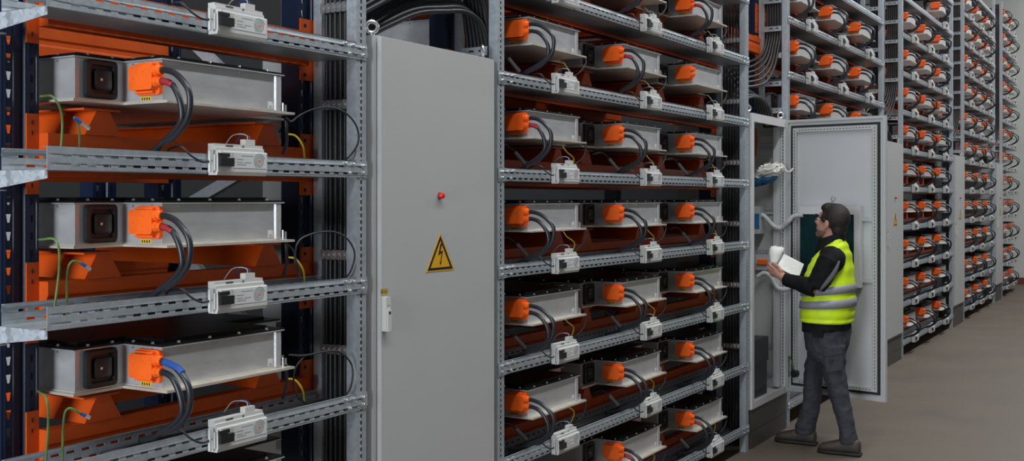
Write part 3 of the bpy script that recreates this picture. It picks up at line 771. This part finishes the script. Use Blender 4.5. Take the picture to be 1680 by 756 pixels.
# ------------------------------------------------------------------ cable ladders beside the cabinets and their cables
def ladder(X, y0, y1, where, full, rungs):
    t = thing('cable_ladder', f'galvanised cable ladder {where}', 'ladder', (X, 0, 0), 0, 'cable ladders beside the cabinets')
    mobj('side_rail', MB().box(-.012, .012, y1-.014, y1+.026, .02, TOPZ).mesh('side_rail', 'galv', bevel=.002), t)
    for z in rungs:
        rx_ = .022 if full else -.03
        mb = MB(); perf(mb, lambda u, v: (rx_, y0+u, v), y1-y0-.014, [(.018, .026, 0)], 0, .04, .05, .026, .02)
        r = mobj('rung', mb.mesh('rung', 'galv', solid=.002), t, (0, 0, z))
        for i in range(5 if full else 0):
            yy = y0+.018+i*.0255
            mobj('cable_clamp', CLM, r, (.0, yy, 0))
    return t
CLM = MB().box(-.036, -.024, -.0105, .0105, .004, .032).tube([(-.036, 0, .018), (-.046, 0, .018)], .006, 6).box(-.040, -.0361, -.009, .009, .0, .036).mesh('cable_clamp', 'zinc', bevel=.002)
LAD = {(1, 1): 'left of the nearest cabinet', (2, 0): 'right of the nearest cabinet', (2, 1): 'left of the open cabinet', (3, 0): 'right of the open cabinet', (3, 1): 'left of the second closed cabinet', (4, 0): 'right of the second closed cabinet', (4, 1): 'left of the third closed cabinet', (5, 0): 'right of the third closed cabinet'}
for (b, e), wh in LAD.items():
    L, R = BAY[b]; X = R+.045 if e else L-.045
    if e: rungs = [TZ(k)+d for k in range(-3, 7) for d in ((.155,) if b == 1 else (.1,))]
    else: rungs = [2.45+.43*i for i in range(7)]+[2.66+.43*i for i in range(6)]
    if b == 2 and not e: rungs = [2.415]+[3.06+.43*i for i in range(5)]
    if b == 1: rungs = [1.205, 1.555, 2.11, 2.47]
    ladder(X, .045, .205, wh, e == 1 and b <= 2, rungs)
    if not e and b > 2 or not e and b == 2:
        continue
    # vertical cable bundle in the ladder
    for i in range(6 if b <= 2 else 4):
        y = .061+i*.0225; top = TOPZ-.03 if b > 1 else 3.2
        jx = [rb.uniform(-.004, .004) for _ in range(6)]
        pts = [(X-.004+jx[q], y+jx[q-1]*.15, .03+q*(top-.03)/5) for q in range(6)]
        tag(MB().tube(crom(pts, 4), .0098, 7).build('riser_cable', 'cable', smooth=True), f'black cable rising in the ladder {wh}', 'cable', f'black riser cables {wh}')
# arching cable harness above each cabinet
for n in range(16):
    d = .0195*n; y = .060+.021*(n % 6); j = lambda a=.004: rb.uniform(-a, a)
    rgt = [(5.40+.2*d, y+.03, 2.575+.9*d), (5.53+.1*d, y+.015, 2.59+d*.95), (5.63+.03*d, y, 2.555+.9*d), (5.676, y, 2.47+.75*d), (5.692+.0, y, 2.36+.3*d), (5.692, y, 2.0)]
    if n < 6: lft = [(5.00-.5*d, y+.17, 2.394), (5.035-.45*d, y+.16, 2.43+.2*d), (5.13-.3*d, y+.11, 2.49+.55*d), (5.26, y+.07, 2.55+.8*d)]
    else: lft = [(4.806, y+.10, 2.394), (4.815, y+.10, 2.43+.55*(d-.1)), (4.90, y+.11, 2.475+.85*(d-.1)), (5.18, y+.08, 2.575+.9*(d-.06))]
    tag(MB().tube(crom(lft+rgt, 5), .0112, 7).build('harness_cable', 'cable', smooth=True), 'black cable arching over the nearest grey cabinet', 'cable', 'cable harness over the nearest grey cabinet')
def harness2(g, where, n, r=.0102):
    x1 = BAY[g+1][0]
    for i in range(n):
        m_ = i % 6; y = .060+m_*.021; q = i//6; xs = x1-.045
        z0 = 2.64+.034*m_
        if not q: pts = [(xs, y, TOPZ-.05), (xs, y, 3.4), (xs-.002, y, 3.1), (xs-.028, y+.006, 2.985), (xs-.10, y+.02, 2.80+.02*m_), (xs-.26, y+.04, z0+.03), (xs-.5, y+.06, z0-.02), (xs-.75, y+.07, z0-.05), (xs-.86, y+.08, 2.52+.02*m_), (xs-.885, y+.08, 2.394)]
        else: pts = [(xs-.13, y+.03, 2.394), (xs-.14, y+.03, 2.44), (xs-.20, y+.04, 2.50+.014*m_), (xs-.36, y+.05, 2.545+.014*m_), (xs-.58, y+.06, 2.53+.012*m_), (xs-.74, y+.07, 2.46+.008*m_), (xs-.77, y+.07, 2.394)]
        tag(MB().tube(crom(pts, 4), r, 7).build('harness_cable', 'cable_grey', smooth=True), f'dark cable sweeping over {where}', 'cable', f'cable harness over {where}')
mat('cable_grey', (.035, .032, .032), .45)
harness2(2, 'the open cabinet', 12)
harness2(3, 'the second closed cabinet', 12)
harness2(4, 'the third closed cabinet', 6); harness2(5, 'the farthest cabinet', 6)
# horizontal rungs of the ladder frames in front of the risers
for g in (2, 3, 4, 5):
    pass

# ------------------------------------------------------------------ front bay details
for k in TRAYS[1]:
    z = TZ(k, 1); wn = rowname(1, k)
    mb = MB()
    ya, yb = .255, -.004
    prof = [(ya, -.061), (yb, -.061), (yb, -.084), (ya-.02, -.113), (ya, -.113)]
    t = thing('cantilever_bracket', f'galvanised tapered bracket under the left end of the {wn} tray', 'bracket', (3.389, 0, z), 0, 'tapered tray brackets')
    mobj('web', MB().prism(prof, 0, .003, 'x').mesh('web', 'galv_spangle'), t)
    mobj('foot_plate', MB().box(.0031, .028, ya-.05, ya, -.1165, -.1132).mesh('foot_plate', 'galv_spangle', bevel=.001), t)
# earth wires standing out of the trays
def wire(name, label, pts, r, m, g=None, n=6):
    return tag(MB().tube(crom(pts, 6), r, n).build(name, m, smooth=True), label, 'wire', g)
EW = {0: ((98, 240, 102, 195, 88, 160, 66, 158), (130, 240, 130, 215, 124, 195, 122, 193), (122, 193, 146, 211)),
      -1: ((86, 487, 97, 440, 92, 395, 64, 393), (110, 487, 110, 452, 118, 429, 134, 432), (134, 432, 148, 442)),
      -2: ((73, 735, 79, 695, 76, 655, 62, 641), (102, 733, 104, 695, 112, 670, 134, 679), (134, 679, 147, 685))}
for k, (a, b_, lug) in EW.items():
    wn = rowname(1, k); z = TZ(k, 1)
    def pw(c, ys): return [tuple(onY(c[2*i], c[2*i+1], ys[i])) for i in range(len(c)//2)]
    A = pw(a, (.075, .05, .045, .12)); B = pw(b_, (.075, .055, .04, .035))
    A[0] = (A[0][0], A[0][1], z-.05); B[0] = (B[0][0], B[0][1], z-.05)
    wire('earth_wire', f'green and yellow earth wire looping up behind the {wn} front bay tray, left', A, .0036, 'wire_green', 'earth wires in the front bay')
    t = thing('earth_lead', f'green and yellow earth lead with metal lug above the {wn} front bay tray', 'wire', (0, 0, 0), 0, 'earth leads in the front bay')
    MB().tube(crom(B, 6), .0036, 6).build('wire', 'wire_green', t, smooth=True)
    L_ = pw(lug, (.034, .03)); m_ = [x*.55+y*.45 for x, y in zip(*L_)]
    MB().tube([L_[0], m_], .0052, 7).build('sleeve', 'tape_blue', t, smooth=.6); MB().tube([m_, L_[1]], [.0045, .006], 7).build('lug', 'zinc', t, smooth=.6)
# black coiled loops at the right end
for k in (0, -1, -2):
    wn = rowname(1, k)
    oy = {0: 0, -1: 202, -2: 401}[k]
    pts = [(469, 193, -.01), (478, 199, .0), (490, 190, .05), (512, 180, .04), (540, 176, .02), (565, 184, .0), (584, 205, -.012), (588, 232, -.012), (574, 256, .01), (558, 266, .05)]
    if k == -1: pts = [(470, 198, -.01), (480, 208, .01), (487, 230, .0), (492, 252, .0), (484, 230, -.005), (488, 196, .0), (510, 182, .02), (545, 178, .02), (570, 190, .0), (582, 215, -.012), (574, 245, .01), (560, 258, .05)]
    if k == -2: pts = [(474, 181, .0), (500, 182, .01), (530, 176, .01), (556, 176, .01), (576, 195, .0), (578, 222, -.008), (568, 246, .015), (540, 262, .08), (505, 262, .08), (484, 240, .03), (484, 205, .01), (500, 182, .012)]
    P_ = [tuple(onY(x, y+oy, Y)) for (x, y, Y) in pts]
    wire('looped_cable', f'thin black cable looping beside the riser cables above the {wn} front tray', P_, .0036, 'cable', 'looped cables in the front bay')
    P_ = [tuple(onY(x, y+oy, Y)) for (x, y, Y) in ((469, 196, .0), (470, 212, .0), (470, 235, .02), (464, 252, .05))]
    wire('drop_cable', f'black cable hanging from the {wn} front bay module end', P_, .006, 'cable', 'drop cables in the front bay')
    P_ = [tuple(onY(x, y+oy, Y)) for (x, y, Y) in ((470, 220, .1), (485, 223, .08), (497, 240, .07), (500, 260, .09))]
    wire('earth_tail', f'yellow green wire tail beside the {wn} front bay module end', P_, .0034, 'wire_yellow', 'earth tails in the front bay')
# leads hanging under the modules of the middle bay
for k in range(-4, 3):
    for j in (0, 1, 2):
        if j not in MODS[2].get(k, []): continue
        X = BAY[2][1]-1.0-1.035*j; z = TZ(k); col = ['right', 'middle', 'left'][j]; wn = rowname(2, k)
        d = rb.uniform(-.03, .03)
        wire('sensor_lead', f'thin black lead under the {wn} shelf {col} module, middle bay', [(X+.548, -.012, z+.150), (X+.548, -.02, z+.115), (X+.50+d, -.01, z+.06), (X+.45+d, .035, z+.02), (X+.42, .06, z-.012)], .004, 'cable', 'sensor leads in the middle bay')
        wire('earth_tail', f'yellow green wire under the {wn} shelf {col} module, middle bay', [(X+.56, .12, z+.13), (X+.55, .09, z+.10), (X+.57+d, .07, z+.06), (X+.56, .09, z-.018)], .0035, 'wire_yellow', 'earth tails in the middle bay')
        if rb.random() < .6:
            t = thing('inline_plug', f'grey inline plug on a cable, {wn} shelf, {col} part, middle bay', 'plug', (0, 0, 0), 0, 'inline plugs in the middle bay')
            q = Vector((X-.02+d*2, .085, z+.082)); e = q+Vector((.05, -.03, -.06))
            MB().tube([q, e], [.009, .011], 8).build('plug_body', 'steel_mid', t, smooth=.6)
            MB().tube(crom([q+Vector((-.10, .05, .020)), q+Vector((-.05, .02, .030)), q], 5), .004, 6).build('lead', 'cable', t, smooth=True)
            MB().tube(crom([e, e+Vector((.02, .01, -.018)), e+Vector((.04, .03, -.030))], 5), .004, 6).build('lead', 'cable', t, smooth=True)
# ------------------------------------------------------------------ the man in the high visibility vest
X0 = 9.395
man = thing('person', 'person in yellow safety vest and dark trousers holding papers before the open cabinet', 'person', (X0, -.40, 0))
MO = Vector(man.location)
def mp(px, py, X): return onX(px, py, X)-MO
def ring(xf, yf, xb, yb, a, n=20, d=0., X=X0, p=2.4):
    f, b_ = mp(xf, yf, X), mp(xb, yb, X); c = (f+b_)/2; hb = (f.y-b_.y)/2
    # the silhouette also carries the lateral width: take it out of the depth
    hb = math.sqrt(max(hb*hb-(.26*a)**2, .0009))+d; a = a+d; sl = (f.z-b_.z)/(f.y-b_.y)
    out = []
    for i in range(n):
        t = 2*math.pi*i/n; cs, sn = math.cos(t), math.sin(t)
        x = a*math.copysign(abs(cs)**(2/p), cs); y = hb*math.copysign(abs(sn)**(2/p), sn)
        out.append(Vector((c.x+x, c.y+y, c.z+sl*y)))
    return out
def remesh(o, vox, sm=4, fac=.5):
    r = o.modifiers.new('remesh', 'REMESH'); r.mode = 'VOXEL'; r.voxel_size = vox; r.use_smooth_shade = True
    s_ = o.modifiers.new('smooth', 'SMOOTH'); s_.iterations = sm; s_.factor = fac
    return o
def wrinkle(o, size, strength):
    tx = bpy.data.textures.new('wrinkles', 'CLOUDS'); tx.noise_scale = size; tx.noise_depth = 2
    m_ = o.modifiers.new('wrinkles', 'DISPLACE'); m_.texture = tx; m_.strength = strength; m_.mid_level = .5; m_.texture_coords = 'LOCAL'
def mbuild(mb, name, m, parent=man, **k): return mb.build(name, m, parent, **k)
TORSO = [(1345, 413, 1381, 389, .085), (1337, 422, 1388, 400, .135), (1330, 434, 1394, 415, .17), (1324, 450, 1398, 440, .195), (1320, 475, 1400, 468, .20), (1317, 498, 1401, 496, .205), (1316, 516, 1399, 520, .205), (1316, 524, 1397, 530, .205)]
def tint(t):   # interpolate the torso rows
    i = min(int(t), len(TORSO)-2); f = t-i; return tuple(a+(b_-a)*f for a, b_ in zip(TORSO[i], TORSO[i+1]))
# joints
SL, EL, WL = mp(1364, 424, 9.205), mp(1338, 473, 9.165), mp(1290, 459, 9.215)
SR, ER, WR = mp(1356, 424, 9.585), mp(1334, 474, 9.64), mp(1304, 452, 9.52)
def lpts(rows, X, d=0., k=1.0):
    out = []
    for (x0, x1, y) in rows:
        f, b_ = mp(x0, y, X), mp(x1, y, X); c = (f+b_)/2; h = (f.y-b_.y)/2*.97-.008+d
        out.append((c, h))
    return out
XN, XF = 9.31, 9.485
NEAR = [(1335, 1391, 566), (1340, 1390, 585), (1347, 1388, 600), (1351, 1393, 626), (1358, 1397, 654), (1369, 1402, 680), (1375, 1408, 711), (1374, 1410, 728)]
FAR = [(1327, 1380, 562), (1322, 1366, 580), (1319, 1353, 600), (1317, 1350, 626), (1316, 1350, 654), (1309, 1345, 680), (1303, 1340, 700), (1303, 1339, 711)]
def legrings(rows, X, d=0., n=16):
    R_ = []
    for i, (c, h) in enumerate(lpts(rows, X, d)):
        a = (.098, .092, .088, .08, .074, .07, .07, .07)[i]+d
        R_.append([c+Vector((a*math.cos(t), h*math.sin(t), 0)) for t in (2*math.pi*q/n for q in range(n))])
    return R_
HIPS = [(1318, 536, 1396, 536, .185), (1321, 552, 1394, 552, .185), (1324, 570, 1392, 570, .18), (1332, 590, 1388, 590, .15)]

# ---- head frame
HC = mp(1366, 360.5, X0); tl = math.radians(13)
yw = math.radians(20)
hx = Vector((math.cos(yw), -math.sin(yw), 0)); hf = Vector((math.sin(yw)*math.cos(tl), math.cos(yw)*math.cos(tl), math.sin(tl))); hu = hx.cross(hf)
HS = 1.07
def hp(x, f, u): return HC+(hx*x+hf*f+hu*u)*HS
HR = Matrix((hx, hf, hu)).transposed()
def hell(mb, x, f, u, r, nu=18, nv=12): mb.ell(hp(x, f, u), tuple(q*HS for q in r), nu, nv, HR)
mb = MB()
hell(mb, 0, -.004, .005, (.074, .094, .098)); hell(mb, 0, .036, -.050, (.060, .066, .078)); hell(mb, 0, .028, -.085, (.052, .060, .045)); hell(mb, 0, .075, -.112, (.027, .026, .024))
hell(mb, 0, .078, .018, (.052, .020, .014)); hell(mb, .03, .078, -.035, (.026, .02, .022)); hell(mb, -.03, .078, -.035, (.026, .02, .022))
mb.tube([hp(0, .092, .006), hp(0, .108, -.018), hp(0, .124, -.038), hp(0, .112, -.05)], [.009, .011, .0145, .011], 10)
hell(mb, .011, .106, -.046, (.009, .011, .008)); hell(mb, -.011, .106, -.046, (.009, .011, .008))
hell(mb, 0, .094, -.074, (.024, .016, .007)); hell(mb, 0, .092, -.086, (.021, .015, .007))
for s in (-1, 1):
    hell(mb, s*.078, -.012, -.026, (.010, .019, .031)); hell(mb, s*.079, -.004, -.052, (.008, .011, .013))
NB = (Vector(ring(*TORSO[1])[0])+Vector(ring(*TORSO[1])[10]))/2
mb.tube([hp(0, -.018, -.05), hp(0, -.012, -.11), NB+Vector((0, .0, .03)), NB+Vector((0, -.005, -.08))], [.055, .056, .062, .075], 16)
# inner torso, legs, arms (thinner than the clothes)
mb.loft([ring(*r, d=-.035) for r in TORSO[1:]]+[ring(*r, d=-.03) for r in HIPS])
for rows, X in ((NEAR, XN), (FAR, XF)): mb.loft(legrings(rows, X, -.02))
for (S_, E_, W_) in ((SL, EL, WL), (SR, ER, WR)):
    mb.tube([S_, S_*.5+E_*.5, E_], [.05, .045, .038], 12); mb.tube([E_, E_*.5+W_*.5, W_], [.038, .036, .027], 12)
# left hand: palm, four fingers over the clip edge, thumb on top
def pf(px, py, X): return mp(px, py, X)
PL = pf(1278, 449, 9.235)
mb.tube([WL, (WL+PL)/2, PL, pf(1272, 444, 9.245)], [.027, .031, .036, .030], 12)
mb.ell(pf(1276, 448, 9.255), (.034, .042, .030), 14, 10)
FG = [[(1271, 441, 9.215), (1265, 437, 9.225), (1262, 433, 9.245), (1264, 430, 9.265)], [(1270, 445, 9.22), (1263, 442, 9.23), (1259.5, 437, 9.25), (1262, 433, 9.27)],
      [(1270, 449, 9.225), (1263, 447, 9.24), (1260, 442, 9.26), (1263, 438, 9.28)], [(1272, 453, 9.235), (1266, 452, 9.25), (1263, 447, 9.27), (1265, 443, 9.285)]]
for i, f in enumerate(FG):
    P_ = [pf(*q) for q in f]; mb.tube([PL*.4+P_[0]*.6]+P_, [.011, .0098, .0092, .0085, .007], 9)
TB = [(1281, 444, 9.21), (1277, 437, 9.215), (1271, 433, 9.23), (1267, 431, 9.25)]
mb.tube([pf(1283, 451, 9.225)]+[pf(*q) for q in TB], [.014, .0125, .0105, .0095, .0075], 9)
# right hand on the far edge of the board
PR = pf(1297, 445, 9.475)
mb.tube([WR, PR, pf(1292, 440, 9.455)], [.026, .034, .026], 12)
for i in range(4):
    q = pf(1291-i*1.5, 438+i*3.0, 9.455); mb.tube([PR, q, q+Vector((-.03, .008, .012)), q+Vector((-.05, .006, .016))], [.011, .0095, .009, .0075], 9)
mb.tube([PR, pf(1300, 436, 9.46), pf(1297, 431, 9.43)], [.013, .011, .008], 9)
body = remesh(mbuild(mb, 'body', 'skin'), .0052, 3, .5); body['label'] = 'light skinned face and hands'
# hair, beard, eyes, glasses
mb = MB(); hell(mb, 0, -.022, .020, (.084, .098, .096), 22, 14); hell(mb, 0, .030, .070, (.064, .060, .038)); hell(mb, 0, .055, .066, (.055, .036, .026)); hell(mb, 0, -.064, -.045, (.060, .044, .062))
for s in (-1, 1): hell(mb, s*.068, .022, .012, (.013, .024, .035))
hair = remesh(mbuild(mb, 'hair', 'hair'), .006, 2, .4); hair['label'] = 'short dark brown hair'
mb = MB(); hell(mb, 0, .030, -.086, (.056, .064, .047)); hell(mb, 0, .076, -.113, (.030, .028, .026))
b_ = remesh(mbuild(mb, 'beard', 'beard'), .006, 2, .4)
for s in (-1, 1):
    mb = MB(); hell(mb, s*.031, .084, -.008, (.012, .012, .011)); mbuild(mb, 'eye', 'eye_white', smooth=True)
    mb = MB(); hell(mb, s*.031, .0935, -.007, (.005, .003, .005)); mbuild(mb, 'pupil', 'glass_black', smooth=True)
mb = MB()
for s in (-1, 1):
    mb.tube([hp(s*.078, -.012, .0), hp(s*.077, .05, .004), hp(s*.066, .108, .004)], .0034, 6)
    c = [hp(s*.036+s*.030*math.cos(t), .112-.006*abs(math.cos(t)), -.008+.021*math.sin(t)) for t in (2*math.pi*q/16 for q in range(17))]
    mb.tube(c, .003, 6, cap=False)
mb.tube([hp(-.008, .112, -.002), hp(0, .116, .002), hp(.008, .112, -.002)], .0028, 6)
g_ = mbuild(mb, 'glasses', 'glass_black', smooth=True); g_['label'] = 'black framed glasses'
# ---- jacket
mb = MB()
mb.loft([ring(*r, d=-.006) for r in TORSO[1:]]+[ring(1317, 533, 1397, 536, .2), ring(1316, 541, 1396, 541, .2)])
mb.ell(SL+Vector((.02, -.005, -.01)), (.085, .088, .085), 16, 10); mb.ell(SR+Vector((-.02, -.005, -.01)), (.085, .088, .085), 16, 10)
mb.ell(SL*.6+NB*.4+Vector((0, 0, .01)), (.09, .08, .06), 16, 10); mb.ell(SR*.6+NB*.4+Vector((0, 0, .01)), (.09, .08, .06), 16, 10)
for (S_, E_, W_) in ((SL, EL, WL), (SR, ER, WR)):
    mb.tube([S_, S_*.66+E_*.34, S_*.3+E_*.7, E_], [.086, .082, .076, .068], 16)
    mb.tube([E_, E_*.7+W_*.3, E_*.35+W_*.65, W_, W_*1.06-E_*.06], [.066, .062, .053, .046, .044], 16)
jk = remesh(mbuild(mb, 'jacket', 'jacket'), .009, 4, .5); jk['label'] = 'black work jacket'; wrinkle(jk, .07, .016)
mb = MB(); rows = [ring(1337, 414, 1387, 394, .095, d=.002), ring(1340, 404, 1385, 386, .084, d=.004), ring(1343, 393.5, 1385, 380, .078, d=.004), ring(1343, 393.5, 1385, 380, .078, d=-.006), ring(1339, 410, 1385, 394, .085, d=-.010)]
mb.loft(rows, cap=False); mbuild(mb, 'collar', 'jacket', jk, smooth=True)
# grey piping on the near sleeve
def flatband(P_, w, nrm, side=None):
    mb = MB(); R_ = []
    for i, p in enumerate(P_):
        t = (P_[min(i+1, len(P_)-1)]-P_[max(i-1, 0)]).normalized(); s_ = t.cross(nrm).normalized()*w[i]
        R_.append([p-s_, p-s_*.5+nrm*.004, p+s_*.5+nrm*.004, p+s_, p-nrm*.02])
    return mb.loft(R_)
nl = Vector((-.93, -.36, 0)).normalized()
st = [mp(1377, 428, 9.145), mp(1371, 443, 9.122), mp(1361, 458, 9.112), mp(1350, 471, 9.106), mp(1343, 479, 9.112)]
mbuild(flatband(crom(st, 4), [.004+.013*math.sin(math.pi*min(1, .05+i/16)) for i in range(17)], nl), 'sleeve_stripe', 'jacket_grey', jk, smooth=True)
# ---- vest
N = 32
mb = MB(); rr = []
for i in range(29):
    t = i/4; r_ = ring(*tint(t), n=N, d=.010+.004*math.sin(i*1.7)); rr.append([p+Vector((.003*math.sin(k_*1.9+i), .003*math.cos(k_*2.3+i*.7), 0)) for k_, p in enumerate(r_)])
inner = [ring(*tint(7), n=N, d=-.002)]
mb.loft(rr+inner, cap=False)
vest = mbuild(mb, 'vest', 'hivis', smooth=True, solid=0); vest['label'] = 'fluorescent yellow safety vest with grey bands'
so = vest.modifiers.new('solidify', 'SOLIDIFY'); so.thickness = .004; so.offset = -1
ss = vest.modifiers.new('subsurf', 'SUBSURF'); ss.levels = ss.render_levels = 1
def band(y0, y1, nm):
    def tt(y):   # torso parameter where the mean row height is y
        ys = [(r[1]+r[3])/2 for r in TORSO]
        for i in range(len(ys)-1):
            if ys[i] <= y <= ys[i+1]: return i+(y-ys[i])/(ys[i+1]-ys[i])
        return len(ys)-1
    R_ = [ring(*tint(tt(y0)), n=N, d=.013), ring(*tint(tt(y0)), n=N, d=.0175), ring(*tint(tt((y0+y1)/2)), n=N, d=.0185), ring(*tint(tt(y1)), n=N, d=.0175), ring(*tint(tt(y1)), n=N, d=.013)]
    b_ = mbuild(MB().loft(R_, cap=False), nm, 'reflective', vest, smooth=True); b_['label'] = 'grey reflective band'
band(469, 481, 'reflective_band'); band(490, 503, 'reflective_band')
# small print on the back of the vest
mb = MB()
for (t0, t1, k0, k1) in ((2.22, 2.34, 20, 21), (2.38, 2.50, 20, 21), (2.54, 2.66, 20, 21)):
    ra, rb_ = ring(*tint(t0), n=N, d=.0185), ring(*tint(t1), n=N, d=.0185); mb.quad(ra[k0], ra[k1], rb_[k1], rb_[k0])
mbuild(mb, 'vest_print', 'hivis_print', vest)
# ---- trousers
mb = MB(); mb.loft([ring(*r) for r in HIPS])
for rows, X in ((NEAR, XN), (FAR, XF)): mb.loft(legrings(rows, X))
tr = remesh(mbuild(mb, 'trousers', 'trousers'), .009, 4, .5); tr['label'] = 'dark grey work trousers'; wrinkle(tr, .075, .026)
def patch(P_, thick=.006):
    n = -((P_[1]-P_[0]).cross(P_[2]-P_[0])).normalized()
    if n.x > 0: n = -n
    return MB().loft([[p-n*.02 for p in P_], [p+n*thick for p in P_]])
def pocket(pxs, X0_, nm, m='trousers', th=.010):
    P_ = [mp(x, y, X0_) for (x, y) in pxs]; o_ = mbuild(patch(P_, th), nm, m, tr, bevel=.004); return o_
pocket([(1352, 575), (1381, 570), (1383, 606), (1357, 611)], XN-.088, 'thigh_pocket')
pocket([(1352, 573), (1381, 568), (1382, 580), (1353, 585)], XN-.094, 'pocket_flap')
pocket([(1331, 541), (1352, 541), (1350, 554), (1334, 553)], XN-.105, 'belt_pouch', 'jacket')
pocket([(1362, 590), (1367, 590), (1366, 595), (1361, 594)], XN-.104, 'pocket_tab', 'sole')
# ---- shoes
def shoe(pxc, pyb, px_toe, px_heel, X, name):
    g = onZ(pxc, pyb, 0); X = g.x
    toe = onX(px_toe, pyb-4, X).y-MO.y; heel = onX(px_heel, pyb-4, X).y-MO.y; L_ = toe-heel; xo = X-MO.x
    def rr(f, w, zt, z0=.0):
        y = heel+L_*f; n = 14; out = []
        for q in range(n):
            t = 2*math.pi*q/n; cx_, sz = math.cos(t), math.sin(t)
            out.append(Vector((xo+w*math.copysign(abs(cx_)**.7, cx_), y, (zt+z0)/2+(zt-z0)/2*math.copysign(abs(sz)**.7, sz))))
        return out
    s = mbuild(MB().loft([rr(.01, .034, .095, .02), rr(.06, .040, .115, .018), rr(.25, .042, .125, .018), rr(.42, .043, .118, .018), rr(.58, .048, .096, .018), rr(.78, .052, .080, .018), rr(.93, .044, .068, .018), rr(.995, .026, .046, .02)]), 'shoe', 'shoe', smooth=.9)
    ss_ = s.modifiers.new('subsurf', 'SUBSURF'); ss_.levels = ss_.render_levels = 1
    mbuild(MB().loft([rr(.0, .034, .028, .001), rr(.1, .042, .028, .001), rr(.4, .041, .028, .001), rr(.7, .053, .028, .001), rr(.93, .043, .028, .001), rr(1.0, .024, .028, .004)]), 'sole', 'sole', s, smooth=.9)
shoe(1378, 745, 1342, 1413, 9.30, 'near'); shoe(1306, 727, 1272, 1340, 9.49, 'far')

# ---- clip board and flipped page
A_, B_, C_, D_ = onX(1286, 416, 9.43), onX(1319, 433, 9.43), onX(1310, 456, 9.235), onX(1275, 437, 9.235)
nb = (B_-A_).cross(D_-A_).normalized(); nb = nb if nb.z > 0 else -nb
cb = thing('document_pad', 'white document pad with a flipped page held in the hand', 'papers', (0, 0, 0))
MB().loft([[p-nb*.006 for p in (A_, B_, C_, D_)], [p for p in (A_, B_, C_, D_)]]).build('pad', 'paper', cb)
def coner(px, py, X, r, n=18, sweep=280, a0=130):
    c = onX(px, py, X); ex = Vector((-.25, .93, .12)).normalized(); ez = Vector((.9, .25, .1)).normalized()
    return [c+ex*(r*math.cos(t))+ez*(r*math.sin(t)) for t in (math.radians(a0+sweep*q/n) for q in range(n+1))]
mb = MB().loft([coner(1270, 439, 9.27, .016), coner(1269.5, 428, 9.29, .030), coner(1272, 416, 9.31, .046), coner(1274.5, 409, 9.325, .051), coner(1276, 405.5, 9.335, .046), coner(1276.5, 404.3, 9.337, .032), coner(1276.7, 404, 9.338, .008)], cap=False, closed=False)
o = mb.build('flipped_page', 'paper', cb, smooth=True, weld=True)
so = o.modifiers.new('solidify', 'SOLIDIFY'); so.thickness = .002
E1 = (B_-A_); E2 = (D_-A_); mb = MB()
for i in range(7):
    v = .14+.1*i; a = A_+E1*.18+E2*v+nb*.0004; c = A_+E1*(.55+.3*((i*37) % 10)/10)+E2*v+nb*.0004; mb.quad(a, c, c+E2*.012, a+E2*.012)
mb.build('page_print', 'print_grey', cb)
mb = MB().tube([onX(1266, 436, 9.25)+Vector((0, 0, 0)), onX(1271, 441, 9.25)], .005, 8); mb.build('clip', 'plastic_black', cb, smooth=.6)
